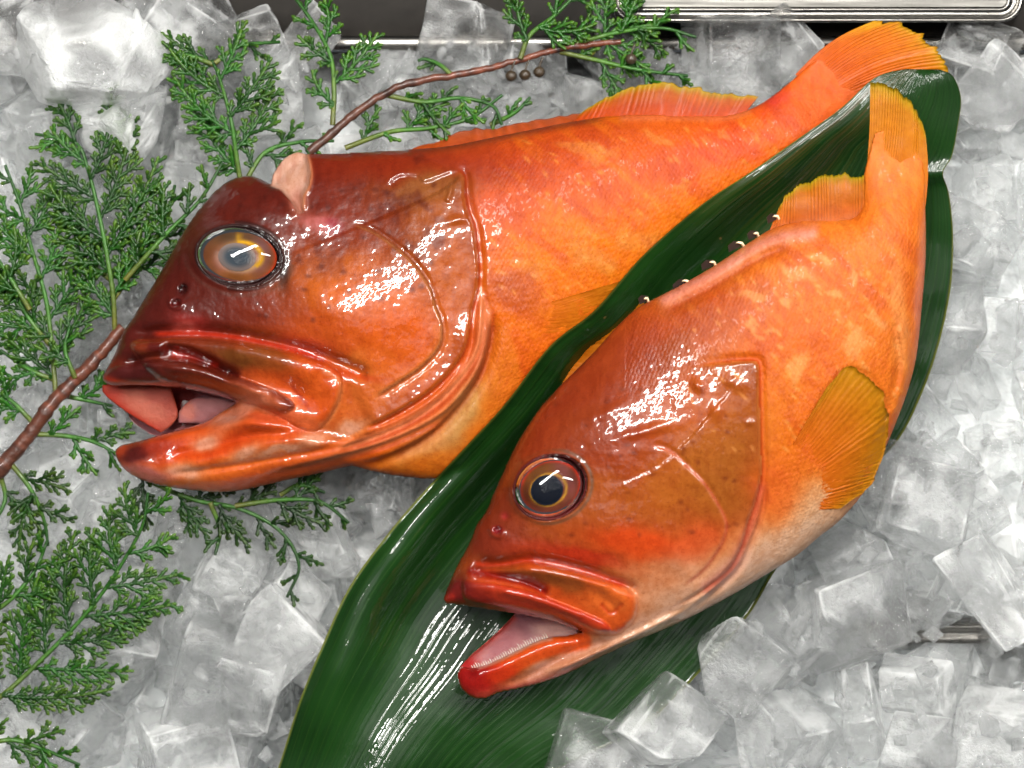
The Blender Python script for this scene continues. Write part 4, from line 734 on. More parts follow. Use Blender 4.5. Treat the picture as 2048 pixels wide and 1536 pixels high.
ICE = [[3,-1447,-1513,-342,8,728,-6,686],[5,1445,-1533,-214,995,33,93,2],[7,1815,-1501,-348,158,563,760,283],[13,-1968,-1243,-203,137,-785,51,-601],[10,-914,-1094,-352,1,-698,50,714],[13,-1136,-902,-319,808,-56,241,534],[7,1263,-996,-210,567,441,569,-400],[10,886,-722,-352,315,-649,-269,-638],[7,1789,-709,-307,913,-244,-327,16],[9,-1365,-130,-228,984,-117,-102,-82],[3,142,-383,-202,630,646,308,301],[10,1126,-192,-352,711,-17,700,67],[4,2100,-392,-270,112,-711,98,-687],[6,-2037,-521,-223,526,-262,696,-413],[13,334,-210,-309,125,204,-870,-432],[3,1411,-156,-199,113,875,-460,98],[2,-2046,46,-330,600,247,-691,-319],[10,-705,248,-352,700,-62,704,101],[8,323,408,-314,13,982,184,29],[10,1988,178,-352,491,535,462,-510],[4,2103,-29,-335,24,-725,-49,-686],[10,-620,516,-352,483,-481,509,526],[10,-354,563,-352,412,-551,442,575],[12,-1485,167,-358,714,425,264,490],[10,-1206,769,-297,66,-147,443,882],[4,-366,736,-354,603,-471,-509,-395],[8,-124,785,-143,840,-116,-511,-139],[10,77,747,-352,336,637,284,-632],[8,691,640,-331,152,683,-584,411],[10,-1768,936,-251,830,-410,-343,-160],[10,424,926,-351,78,-707,-13,-703],[2,1124,806,-352,613,150,662,405],[3,1397,863,-352,565,376,-664,316],[9,1859,680,-274,339,155,106,-922],[9,-1124,1166,-343,79,16,-391,-917],[10,-664,1076,-351,424,-539,461,563],[10,1132,1089,-352,524,506,495,-474],[3,1761,982,-349,93,866,-133,473],[13,-1906,-1518,-76,517,577,463,431],[4,-1648,-1598,-175,176,-150,676,700],[1,-1666,-1470,-161,69,116,-766,629],[7,-1359,-1506,-85,953,-118,263,-97],[8,-1286,-1309,-261,751,-527,394,49],[10,-966,-1505,-293,557,-717,273,318],[3,-354,-1492,-188,17,708,705,-39],[10,38,-1467,-123,732,-184,-310,578],[2,474,-1524,-148,131,991,16,-16],[3,723,-1498,-142,9,-9,-134,991],[9,696,-1493,17,644,105,-70,754],[8,982,-1539,-279,437,464,-555,-535],[1,1672,-1471,-180,573,-431,216,-663],[8,1817,-1502,-85,961,-111,-227,-111],[12,2005,-1505,-191,217,749,626,-2],[9,-2099,-1472,-325,529,504,-433,-528],[2,-1929,-1503,-295,33,-902,392,180],[13,-1465,-1019,-237,329,79,310,888],[9,-1192,-1144,-304,177,107,102,973],[0,-970,-1309,-342,642,-669,203,314],[6,-695,-1173,-254,492,454,553,496],[10,-187,-1219,-154,522,127,-137,-832],[11,340,-1283,-245,663,-559,-354,350],[12,641,-994,-180,128,-711,520,456],[5,819,-948,-321,819,-24,-410,401],[8,961,-1163,-262,719,-518,409,218],[7,1431,-1293,-54,561,484,328,-586],[7,1741,-1266,-318,182,-446,-19,-876],[11,1851,-1180,-160,344,722,-516,-309],[2,2047,-1272,-197,716,-29,-1,698],[8,-1773,-938,-185,726,-74,525,-438],[7,-1730,-1256,-192,0,54,-85,-995],[0,-1187,-556,-127,606,476,380,512],[8,-1140,-1171,-164,259,-609,112,741],[13,-663,-994,-129,335,158,-731,573],[7,-260,-866,-232,263,566,-774,-104],[7,-40,-984,-256,542,-567,-151,-602],[7,368,-1034,-158,53,578,-799,158],[13,606,-755,-132,227,77,876,-419],[2,770,-531,-166,578,-681,-450,-19],[3,944,-899,-23,193,899,314,236],[9,1058,-934,-246,740,-211,363,525],[10,1532,-1063,-238,137,-529,183,-818],[9,1737,-1083,-263,757,291,584,41],[10,2016,-947,-65,505,490,-425,570],[3,-2014,-854,-248,226,-670,-676,-208],[7,-1580,-711,-144,141,-554,693,-439],[3,-1556,-370,-157,794,343,444,236],[2,-985,-650,-62,28,-234,-936,-262],[0,-943,-839,-224,120,617,699,-342],[5,-736,-765,-250,628,32,-26,777],[7,-469,-686,-264,79,-710,-600,-361],[10,-166,-548,-192,67,-267,-524,-806],[12,221,-764,-351,415,261,227,-842],[9,232,-858,-238,52,29,944,324],[2,1053,-532,-260,776,-501,-362,126],[10,1417,-618,-244,203,225,-274,-913],[1,1641,-469,-148,287,-741,404,453],[2,2045,-615,-227,335,-258,-503,-754],[0,-1871,-183,-337,163,-824,-478,256],[5,-1737,-314,-245,163,-813,5,558],[12,-1317,-327,-147,497,-523,500,-480],[3,-955,-479,-229,642,-239,-485,-544],[9,-665,-538,-226,867,178,-219,411],[10,-275,-169,-258,252,-751,569,-219],[13,441,-395,-203,63,103,-963,-240],[6,950,-328,-253,862,-293,-316,-266],[7,1299,-403,-123,189,430,606,642],[11,1755,-260,-215,27,-986,-135,99],[6,1941,-415,-169,528,-394,446,605],[2,-2053,-122,-168,293,740,-506,334],[2,-1855,-7,-131,249,-405,-681,557],[8,-1390,-28,-108,517,383,454,-616],[8,-902,-232,-219,688,-2,0,-726],[13,-673,-289,-326,49,310,-83,-946],[9,179,49,-183,350,45,325,-877],[9,578,-160,-232,935,141,325,12],[7,740,418,-117,25,-458,755,-469],[8,1071,14,-213,206,268,768,-544],[3,1549,224,-98,275,715,188,615],[2,1753,210,-156,477,499,475,-547],[8,1928,-30,-182,238,-713,599,277],[9,2002,-186,-283,86,-80,-955,272],[13,-2048,218,-197,475,-59,783,397],[2,-1654,-74,-204,236,189,-614,729],[9,-1180,-19,-248,44,322,866,379],[9,-1118,126,-279,218,930,-281,-97],[8,-557,48,-247,632,-70,-34,771],[13,-883,396,-131,360,209,896,-151],[12,280,165,-338,568,351,452,-591],[6,500,281,-272,170,-121,-190,959],[10,719,69,-183,584,431,686,48],[4,968,237,-213,492,407,-34,769],[13,1320,229,-179,660,98,-682,-298],[12,1645,403,-237,231,605,-664,374],[3,1978,388,-114,956,251,-88,123],[9,2063,179,-14,310,552,-251,-733],[4,-1572,119,-202,26,180,-65,-981],[1,-1342,174,-220,558,-388,534,-503],[6,-856,127,-289,547,-119,727,397],[0,-896,-13,-192,178,71,955,228],[3,-535,526,-69,479,587,-628,174],[1,-64,561,-252,246,308,899,-190],[10,249,653,-116,56,-869,437,224],[11,887,344,-279,137,223,74,962],[10,951,576,-131,810,-314,-440,-227],[7,1144,444,-175,407,-533,663,331],[12,1607,994,0,77,526,831,-165],[8,1097,186,-107,445,853,256,-96],[3,2016,528,-326,865,-501,-24,-7],[2,-2041,465,-239,29,48,-679,732],[7,-1774,328,-195,458,-511,-723,78],[6,-1494,503,-162,815,556,-156,-45],[1,-1248,472,-199,668,-449,44,592],[0,-465,305,-228,52,7,7,-999],[8,-456,1031,-189,878,-273,-90,-383],[3,-360,798,-68,259,196,782,532],[10,470,879,-69,471,-521,544,-460],[7,536,543,-199,577,601,11,-553],[1,520,1125,5,344,446,613,-555],[9,1187,896,-98,828,160,525,-112],[5,1280,661,-208,374,-924,79,-8],[2,1698,705,-166,117,-731,666,88],[7,1920,670,-105,733,175,53,-655],[7,-1658,881,11,21,-430,-239,870],[2,-1635,670,-169,526,-647,162,-528],[10,-1325,891,-6,376,657,194,624],[9,-762,635,-153,761,-276,-461,364],[6,-798,776,-263,274,-350,64,-894],[12,-598,788,-225,757,-249,222,-562],[6,6,963,-175,12,193,709,678],[3,162,870,18,328,836,-336,284],[12,699,1094,-130,14,34,412,910],[7,698,881,-192,145,155,-947,240],[7,1002,840,-196,7,942,-62,328],[9,1437,839,-167,157,-58,-10,986],[12,1411,872,-45,15,978,207,-12],[4,1602,915,-152,565,-74,355,741],[2,2037,957,-240,69,657,-750,-33],[1,-2076,993,-148,708,-87,696,-83],[5,-1872,1110,-183,728,-646,28,227],[1,-1609,1129,-298,27,181,789,587],[3,-1492,1006,-108,545,374,100,744],[8,-1178,995,-240,592,49,303,-745],[3,-902,1017,-199,565,427,-369,-601],[6,-256,1106,-305,700,182,211,658],[5,-168,1034,-119,650,-670,32,359],[5,34,1129,-207,162,-225,-688,-671],[6,385,1135,-173,689,-686,128,195],[10,978,1080,-94,19,-977,23,-212],[2,1338,1092,-136,402,-574,397,-593],[1,1268,1103,34,132,-344,918,-147],[8,1606,1137,-177,615,-626,-347,-332],[5,1857,1050,-60,248,-770,587,14],[12,2012,1144,-231,149,-49,694,702],[6,-2035,-1345,-56,647,286,188,-681],[3,-1578,-1207,9,102,940,-308,106],[9,-734,-1599,-151,16,13,-709,-705],[0,-1514,-1278,-174,200,-898,46,388],[1,-954,-1272,-99,5,716,-188,672],[5,-1139,-1472,-124,240,-475,-108,840],[10,-724,-1423,-120,407,-380,-740,-378],[3,222,-1302,25,404,290,-802,330],[8,248,-1516,-160,37,-16,-994,-102],[3,462,-1459,81,215,102,781,577],[10,936,-1249,40,875,256,403,-85],[5,915,-1508,-21,654,308,256,642],[4,1162,-1475,-142,80,-974,-17,213],[10,1540,-1492,85,519,253,-449,682],[12,2032,-1182,-30,18,710,-697,102],[3,2022,-1474,52,0,704,24,-710],[7,-2013,-1064,-86,298,682,-514,426],[10,-1984,-1188,138,8,15,527,850],[2,-1370,-923,-71,749,-290,-572,167],[2,-904,-1042,-102,989,-4,-44,-138],[4,-789,-1280,-175,591,232,422,-646],[0,-529,-1248,-148,726,141,-672,-39],[1,-156,-1556,15,345,269,-674,595],[8,-134,-786,-46,662,-86,672,321],[7,84,-1069,-67,401,290,-282,-822],[7,539,-1239,-84,864,-284,211,358],[2,795,-1146,-122,539,-395,741,68],[8,1253,-1554,-36,278,256,696,-611],[11,1112,-1287,-161,114,357,177,910],[1,1225,-1160,-20,503,-226,-771,319],[12,1422,-1084,-35,697,259,-64,-665],[10,1706,-1233,9,979,88,-186,-14],[4,-2002,-868,-40,135,10,310,-941],[1,-1666,-1000,-99,238,-753,-51,611],[5,-1687,-517,-13,792,435,7,-428],[8,-1331,-763,-220,11,843,538,-21],[2,-1116,-843,-114,709,490,489,131],[7,-399,-1068,-162,597,-613,-261,447],[10,-679,-256,-44,63,931,-113,340],[12,516,68,-165,608,307,702,210],[4,27,-732,-249,579,497,485,428],[10,45,-651,0,287,773,-408,392],[1,870,-695,-87,282,-605,-744,27],[1,239,-784,-97,884,-266,-254,-288],[8,932,-75,9,118,326,109,932],[0,1463,-847,-192,860,398,252,-199],[12,1788,-927,-195,880,-430,204,14],[7,1927,-728,-62,348,-241,-632,-649],[2,-1829,-682,-111,246,-257,-791,499],[1,-1338,-729,-18,197,406,-859,243],[8,-1386,-524,-141,47,218,646,-730],[2,-782,-758,-70,354,-15,-611,708],[8,-448,-406,-154,563,-789,-192,-153],[11,-525,-829,-122,100,-850,-299,423],[1,-259,-980,-18,449,143,115,875],[1,-63,-340,-180,349,709,-49,611],[11,320,-485,-45,404,324,-785,339],[6,226,-567,-194,512,16,-699,-499],[4,752,-553,-333,936,41,95,337],[11,1125,-799,-172,861,-11,-360,358],[9,1221,-715,-301,333,783,-513,-111],[1,1648,-697,-121,103,353,-178,913],[7,1968,-522,12,554,152,-252,779],[11,-2047,-641,-70,83,57,-994,-40],[3,-2023,-409,77,503,-521,-572,386],[8,-933,-840,58,126,-256,279,-917],[11,-1043,-331,-44,348,-613,587,-398],[6,-1107,-94,-91,252,509,665,-485],[1,-691,-560,-96,253,-951,-105,-146],[8,-492,-182,-174,928,73,-349,106],[2,-84,-81,-135,119,-313,593,732],[3,298,-115,-99,291,919,239,117],[5,670,-323,-180,421,-731,345,-412],[7,451,-621,-255,388,85,-917,-31],[12,1109,-237,-128,65,-846,529,12],[8,848,-166,-163,589,765,200,166],[13,1201,-637,-76,837,89,176,-511],[1,1622,19,-256,6,84,-973,216],[10,2001,-174,-52,340,-940,27,27],[9,-1935,167,-56,889,173,317,281],[6,-1928,-319,-122,331,325,874,145],[6,-1706,-175,-14,838,-162,-148,-500],[6,-1128,-270,-210,986,-18,165,1],[5,-1126,110,-103,609,-273,418,616],[10,-676,50,-39,966,2,47,-255],[8,-195,88,-182,629,-436,-156,-625],[4,-24,239,-262,207,145,830,497],[0,-252,361,-259,433,453,83,775],[5,133,378,-169,954,28,-62,-290],[3,349,273,-77,483,-268,621,-556],[1,1264,32,-95,136,648,-592,459],[10,1366,829,146,985,-4,7,174],[8,1537,-329,-159,183,-209,547,-790],[8,1900,156,18,584,354,-295,-668],[6,1656,501,-31,932,-73,-270,-230],[4,-1847,589,-77,501,455,-117,-727],[5,-1455,325,-154,546,-830,32,107],[1,-1475,575,-6,121,925,-360,-28],[2,-1079,356,-208,947,318,1,51],[7,-981,588,-120,916,-202,287,197],[7,-616,292,-64,672,-447,538,243],[4,-188,418,-140,427,243,232,840],[0,-28,546,-68,271,947,151,87],[11,466,510,-27,229,-884,240,-330],[9,245,956,-161,655,192,215,-698],[10,806,731,-22,450,798,16,400],[1,1324,507,-50,196,945,-9,-260],[0,1206,761,-26,285,940,166,-83],[3,1892,940,156,105,732,-625,250],[11,2047,820,-29,15,60,506,860],[11,1510,587,-181,32,837,-277,-470],[13,-1997,716,-132,310,-897,-89,303],[4,-1788,649,-192,510,287,593,553],[10,-1043,1100,73,355,-308,-613,-635],[9,-1382,656,-162,462,-318,-705,435],[12,-1083,922,-96,323,-936,80,117],[11,-419,1100,-34,214,350,-765,496]]
def ice():
    meshes = []
    for v in range(NV + 2):
        P, F, cl, wo = ice_variant(v, 16, True); me = bpy.data.meshes.new('ice_cube'); me.from_pydata(P.tolist(), [], F); me.polygons.foreach_set('use_smooth', [True] * len(me.polygons)); me.update()
        for nm, va in (('cloud', cl), ('worn', wo)): me.attributes.new(nm, 'FLOAT', 'POINT').data.foreach_set('value', va.astype(np.float32))
        for k in range(3):
            m2 = me.copy(); m2.materials.append(M_ICE[k]); meshes.append(m2)
    R = Matrix(((1, 0, 0), (0, math.cos(ALPHA), -math.sin(ALPHA)), (0, math.sin(ALPHA), math.cos(ALPHA)))).to_quaternion()
    r = np.random.default_rng(21); LP = np.concatenate([LEAF_L, LEAF_R[::-1]]); cand = []
    E_ = np.array(ICE, float); zz = E_[:, 3] * 1e-4 + .002; ff = S * (D - zz) / D; PX = E_[:, 1] * 1e-4 / ff + 1024; PY = 768 - E_[:, 2] * 1e-4 / ff
    dL, dB, dS = (sdist(PX, PY, q) for q in (LP, FB.poly, FS.poly))
    for n_, e in enumerate(ICE):
        v, x, y, z, px, py = e[0], e[1] * 1e-4, e[2] * 1e-4, zz[n_], PX[n_], PY[n_]
        q = Quaternion((e[4] / 1000, e[5] / 1000, e[6] / 1000, e[7] / 1000))
        if px < -130 or px > 2180 or py > 1660 or py < 20: continue
        ext = ice_ext(v, q); top = z + ext; lim = .022
        if dL[n_] > -70:
            k = np.argmin((LX - px) ** 2 + (LY - py) ** 2); lim = min(lim, LW.ravel()[k] - .002, .006)
            if dL[n_] < 0: lim = max(lim, .004)
        if max(dB[n_], dS[n_]) > -40: lim = min(lim, .004)
        if px < 760 or py < 330: lim = min(lim, .006 - .010 * float(sstep(250, 60, py)) * (px > 330))
        if top > lim:
            if top - lim > .03: continue
            z -= top - lim
        if z < -.034: continue
        cand.append((v, x, y, z, q, px, py, ext, max(dL[n_], dB[n_], dS[n_])))
    # which of them can be seen: coarse depth raster
    G = 14; nx, ny = 2048 // G + 1, 1536 // G + 1; zb = np.full((ny, nx), -9.0); own = np.full((ny, nx), -1); gx, gy = np.meshgrid(np.arange(nx) * G, np.arange(ny) * G)
    blk = (sdist(gx, gy, FB.poly) > 0) | (sdist(gx, gy, FS.poly) > 0) | (sdist(gx, gy, LP) > 0)
    for i, c in enumerate(cand):
        m = (np.hypot(gx - c[5], gy - c[6]) < 56) & (c[3] + c[7] > zb); zb[m] = c[3] + c[7]; own[m] = i
    cnt = np.bincount(own[(own >= 0) & ~blk], minlength=len(cand)); und = {}
    n = 0
    MARK = ((90, 330, 'the cypress tips on the left border'), (400, 250, 'the curled cypress spray'), (560, 200, 'the forked cypress spray behind the nape'), (760, 100, 'the bright steel rim'), (800, 240, 'the reddish cypress stem'), (1000, 230, 'the front of the rear dorsal fin'), (1140, 170, 'the small brown cones'), (1330, 130, 'the hanging cypress tips by the tray'), (1500, 150, 'the notch behind the rear dorsal fin'), (1700, 60, 'the shiny tray'), (1960, 130, 'the tray corner'), (1990, 300, 'the blunt leaf end'), (1970, 480, 'the pinched leaf rim'), (1960, 660, 'the narrow leaf strip beside the tail'), (1990, 850, 'the right border beside the pectoral fin'), (1840, 880, 'the lower end of the leaf strip'), (1780, 1040, 'the pectoral fin of the smaller fish'), (1960, 1080, 'the white edged ice cube'), (1650, 1130, 'the pale belly of the smaller fish'), (1570, 1240, 'the throat of the smaller fish'), (1960, 1270, 'the buried steel rail'), (1780, 1330, 'the big clear ice cube'), (1480, 1430, 'the upright clear ice block'), (1300, 1500, 'the near leaf edge'), (1650, 1510, 'the bottom border'), (1980, 1480, 'the near right corner'),
            (740, 1010, 'the belly fold of the larger fish'), (640, 1180, 'the left leaf edge'), (560, 1100, 'the dark cypress tip'), (420, 1130, 'the lower jaw of the larger fish'), (420, 1260, 'the drooping cypress spray'), (560, 1440, 'the leaf edge at the bottom left'), (250, 1480, 'the near cypress tip'), (60, 1230, 'the lower left border'), (150, 1000, 'the lower sprays of the thick stem'), (100, 740, 'the thick brown stem'), (250, 560, 'the forehead of the larger fish'), (60, 560, 'the tall left spray'))
    ORD = ('nearest to', 'second nearest to', 'third nearest to', 'fourth nearest to', 'fifth nearest to', 'sixth nearest to', 'seventh nearest to', 'eighth nearest to'); told = {}
    KIND = ('clear', 'half cloudy', 'frosty white'); made = []
    order = sorted(range(len(cand)), key=lambda i: -cnt[i])
    for i in order[:300]:
        v, x, y, z, q, px, py, ext, inside = cand[i]
        if cnt[i] == 0 and (inside > 40 or z < -.024): continue
        k = int(r.choice(3, p=(.46, .34, .20))) if px > 800 else int(r.choice(3, p=(.2, .45, .35)))
        o = link('ice_cube', meshes[v * 3 + k]); o.rotation_mode = 'QUATERNION'; o.rotation_quaternion = R @ q; o.location = bed(x, y, z)
        dm, mk = min((math.hypot(px - a, py - b), c) for a, b, c in MARK); told.setdefault((k, mk), []).append((dm, o)); made.append(o)
    for (k, mk), L_ in told.items():
        for i, (dm, o) in enumerate(sorted(L_, key=lambda e: e[0])): tag(o, KIND[k] + ' ice cube, ' + ORD[min(i, 7)] + ' ' + mk, 'ice cube', 'loose ice cubes heaped around the fish')
    HERO = ((505, 92, -.006, .9, 2, 0, 'clear ice cube lying on the dark ledge left of the forked spray'), (400, 40, -.010, .8, 7, 0, 'dim clear ice cube at the very back on the dark ledge'), (610, 100, -.004, .8, 9, 1, 'half cloudy ice cube under the forked cypress spray on the rim'), (310, 30, -.008, .85, 0, 1, 'half cloudy ice cube at the very back, right of the biggest lump'), (165, 100, .010, 1.75, 14, 2, 'very large frosty white ice lump, biggest of all, in the far left corner'), (258, 44, -.004, .9, 1, 0, 'clear ice cube with dark middle, just right of the biggest frosty lump'), (345, 82, -.004, 1.0, 5, 1, 'half cloudy squarish ice cube second right from the biggest frosty lump'), (440, 84, -.006, .95, 9, 0, 'clear ice cube leaning against the dark ledge above the curled cypress spray'), (25, 70, -.002, 1.1, 11, 1, 'half cloudy ice cube cut by the left border beside the biggest frosty lump'), (248, 240, .006, 1.15, 15, 2, 'frosty ice cube with rounded corner below the biggest frosty lump'), (920, 82, -.002, .85, 3, 0, 'clear pointed ice cube poking above the bright steel rim'), (1235, 92, -.004, .8, 4, 0, 'small clear ice cube half hidden by the cypress tip near the tray'),
            (1470, 120, -.001, .95, 10, 0, 'clear ice cube under the shiny tray, left of the upper tail fin'), (1560, 95, -.002, .9, 2, 0, 'clear ice cube right against the upper tail fin, below the tray'), (1955, 92, -.003, .9, 12, 0, 'clear ice cube right of the upper tail tip, below the tray corner'), (1985, 185, .002, 1.0, 0, 1, 'half cloudy ice cube right of the blunt leaf end'),
            (1478, 1318, .010, 1.02, 13, 0, 'clear upright ice block beside the leaf, below the throat of the smaller fish'), (1700, 1235, .008, 1.12, 7, 0, 'big clear ice cube in the middle of the near right heap'), (1335, 1450, .009, 1.05, 1, 1, 'half cloudy ice cube with jagged top overlapping the near leaf edge'), (1985, 1180, .008, 1.15, 9, 1, 'half cloudy ice cube with thick white edge at the right border'), (1850, 1010, .006, 1.05, 5, 0, 'clear ice cube just below the pectoral fin of the smaller fish'), (1790, 940, .000, .9, 2, 1, 'half cloudy ice cube touching the lower leaf tip beside the pectoral fin'),
            (545, 1275, .004, 1.05, 8, 2, 'frosty rounded ice cube left of the leaf, below the dark spray'), (455, 1365, .005, 1.2, 3, 0, 'clear square ice cube standing on its corner in the near left heap'), (380, 1490, .005, 1.1, 12, 1, 'half cloudy ice cube at the bottom border beside the cypress tip'), (1180, 1500, .0, .9, 10, 1, 'half cloudy ice cube at the bottom border right of the leaf'))
    for px, py, w, scl, v, k, lab in HERO:
        o = link('ice_cube', meshes[v * 3 + k]); o.rotation_mode = 'QUATERNION'; o.rotation_quaternion = R @ Quaternion(Vector(r.normal(size=3)), float(r.uniform(-.5, .5))) @ Quaternion((0, 0, 1), float(r.uniform(0, 3))); o.scale = (scl * 1.16,) * 3
        o.location = Vector(B(px, py, w).tolist()); tag(o, lab, 'ice cube', 'ice cubes one can tell apart in the heap')
    # splinters and melting chips on and between the cubes
    mb = MB(); q8 = np.array([(x, y, z) for x in (-1, 1) for y in (-1, 1) for z in (-1, 1)], float); f8 = np.array([(0, 1, 3, 2), (4, 6, 7, 5), (0, 4, 5, 1), (2, 3, 7, 6), (0, 2, 6, 4), (1, 5, 7, 3)])
    for _ in range(2600):
        px, py = r.uniform(-20, 2068), r.uniform(70, 1560); i, j = int(np.clip(py / G, 0, ny - 1)), int(np.clip(px / G, 0, nx - 1))
        if blk[i, j] or zb[i, j] < -.03 or (px < 700 and r.uniform() < .5): continue
        s_ = r.uniform(.0009, .0036) * (1 if r.uniform() < .8 else 1.6); V = q8 * r.uniform(.35, 1.2, 3) * (1 + .3 * r.normal(size=(8, 3))) * s_; m3 = np.array(Quaternion(r.normal(size=4)).normalized().to_matrix()); V = V @ m3.T
        c = B(px, py, zb[i, j] + r.uniform(-.004, .0005)); mb.add(c + V @ np.array((AX, AY, AW)), f8, (1, 1, 1))
    o = mb.build('ice_chips', M_ICE[0], None, smooth_=False); nv = len(o.data.vertices); 
    for nm in ('cloud', 'worn'): o.data.attributes.new(nm, 'FLOAT', 'POINT').data.foreach_set('value', r.uniform(0, .35, nv).astype(np.float32))
    tag(o, 'small glittering ice chips scattered over and between the cubes', 'ice chips', None, 'stuff')
    # the mass underneath
    gx, gy = np.meshgrid(np.linspace(-.25, .25, 150), np.linspace(-.2, (768 - 92) * S, 120)); w = -.034 + .007 * fbm(gx / .018, gy / .018, 4) - .02 * sstep(.108, .119, gy)
    V = (gx[..., None] * AX + gy[..., None] * AY + w[..., None] * AW).reshape(-1, 3); I = np.arange(V.shape[0]).reshape(gx.shape); F = np.stack([I[:-1, :-1], I[:-1, 1:], I[1:, 1:], I[1:, :-1]], -1).reshape(-1, 4)
    tag(mesh('crushed_ice', V, F, m_bed()), 'crushed ice packed underneath the loose ice cubes', 'ice', None, 'stuff')
    return made
def ice_ext(v, q):
    if v not in _EXT: _EXT[v] = ice_variant(v, 5)[0]
    return float((np.array(q.to_matrix()) @ _EXT[v].T)[2].max())
_EXT = {}
ICE_CUBES = ice()

# ------------------------------------------------------------------ cypress sprigs
M_GREEN = None
def m_green():
    m, nt, p, out = mat('cypress_green'); co = objco(nt); c = attr(nt, 'col').outputs['Color']
    a = noise(nt, co, 380, 3); c = mixc(nt, rng(nt, a, .35, .7, 0, 1), c, (.55, .62, .5, 1), 'MULTIPLY'); y = noise(nt, co, 60, 2); c = mixc(nt, rng(nt, y, .56, .72, 0, .6), c, (1.9, 1.35, .7, 1), 'MULTIPLY')
    setp(nt, p, Base_Color=c, Roughness=.4, Specular_IOR_Level=.25, Coat_Weight=.06, Coat_Roughness=.12, Normal=bump(nt, noise(nt, co, 900, 2), .0005, .7)); return m
M_GREEN = m_green(); M_WOOD = m_wet('cypress_bark', .5, .3, 0, .0012, 420)
def arc(p, ang, L, curl, n):                             # a curved twig in the photograph plane
    t = np.linspace(0, 1, n); a = ang + curl * t; st = L / (n - 1)
    return np.stack([p[0] + np.r_[0, np.cumsum(np.cos(a[:-1]) * st)], p[1] + np.r_[0, np.cumsum(np.sin(a[:-1]) * st)]], 1)
def twig(mb, P, w, r, base, tipc, bead=11.0):
    L = np.hypot(*np.diff(P, axis=0).T).sum(); nb = max(2, int(round(L / bead))); n = nb * 3 + 1; Q = resample(np.c_[P, w], n); ph = np.arange(n) % 3
    R = r * np.where(ph == 0, .66, np.where(ph == 1, 1.0, 1.08)) * np.interp(np.arange(n) / (n - 1), (0, .85, 1), (1, 1, .72)); R[-1] *= .25
    col = lin(base) + (lin(tipc) - lin(base)) * (np.linspace(0, 1, n) ** 3)[:, None] * .7
    tube(mb, B(Q[:, 0], Q[:, 1], Q[:, 2]), R * S, 5, .5, col)
def frond(parent, path, Lmax, w, seed, side=(1, 1), spread=48, dens=76, shape=(.55, 1.0, .25), dark=1.0):
    r = np.random.default_rng(seed); P = smooth(path, 10); L = np.hypot(*np.diff(P, axis=0).T).sum(); mb = MB()
    n = max(8, int(L / 8)); P = resample(P, n); T = np.gradient(P, axis=0); t = np.linspace(0, 1, n); wl = np.interp(t, np.linspace(0, 1, np.size(w)), np.atleast_1d(w)) + .0012 * np.sin(t * 5 + seed)
    g0 = np.array((25, 66, 13)) * dark; g1 = np.array((80, 112, 26)) * dark
    tube(mb, B(P[:, 0], P[:, 1], wl), np.interp(t, (0, 1), (5.5, 3.0)) * S, 6, .8, lin(ramp(t, (0, (90, 90, 40)), (.4, (60, 104, 40)), (1, g0))))
    k = 0; s = dens * .6
    while s < L - 4:
        f = s / L; i = min(int(f * (n - 1)), n - 1); a0 = math.atan2(T[i, 1], T[i, 0]); sd = 1 if k % 2 else -1; k += 1; s += dens * .5 * r.uniform(.85, 1.2)
        ln = 1.12 * Lmax * np.interp(f, (0, .35, 1), shape) * r.uniform(.8, 1.15) * (side[0] if sd < 0 else side[1])
        if ln < 16: continue
        ang = a0 + sd * math.radians(spread + r.uniform(-8, 8)); curl = -sd * r.uniform(.15, .75) + r.normal() * .15; m = max(4, int(ln / 12)); Q = arc(P[i], ang, ln, curl, m)
        tilt = r.normal() * .0015; wq = wl[i] + np.linspace(0, 1, m) * tilt + .0006 * r.normal()
        wq = np.maximum(wq, .006); gg = g0 * r.uniform(.78, 1.2)
        twig(mb, Q, wq, 4.4, gg, g1)
        TT = np.gradient(Q, axis=0); q = 12.0; kk = 0
        while q < ln - 6:
            ff = q / ln; j = min(int(ff * (m - 1)), m - 1); b0 = math.atan2(TT[j, 1], TT[j, 0]); s2 = 1 if kk % 2 else -1; kk += 1; q += r.uniform(11.0, 14.0)
            l2 = min(66, ln * .5) * np.interp(ff, (0, .3, 1), (.6, 1.0, .35)) * r.uniform(.7, 1.15)
            if s2 * sd < 0: l2 *= .8
            if l2 < 9: continue
            Q2 = arc(Q[j], b0 + s2 * math.radians(r.uniform(36, 44)), l2, -s2 * r.uniform(.2, .5), max(3, int(l2 / 9))); w2 = wq[j] + np.linspace(0, 1, len(Q2)) * r.normal() * .0014
            twig(mb, Q2, w2, 4.3, gg * r.uniform(.85, 1.15), g1)
            if l2 > 30:
                T2 = np.gradient(Q2, axis=0)
                for e_, q3 in enumerate(np.arange(.35, .85, .17)):
                    j3 = int(q3 * (len(Q2) - 1)); s3 = 1 if e_ % 2 else -1; l3 = l2 * .42 * r.uniform(.7, 1.1); Q3 = arc(Q2[j3], math.atan2(T2[j3, 1], T2[j3, 0]) + s3 * math.radians(40), l3, -s3 * .4, 3); twig(mb, Q3, np.full(3, w2[j3]), 4.0, gg, g1)
    return mb.build('frond', M_GREEN, parent)
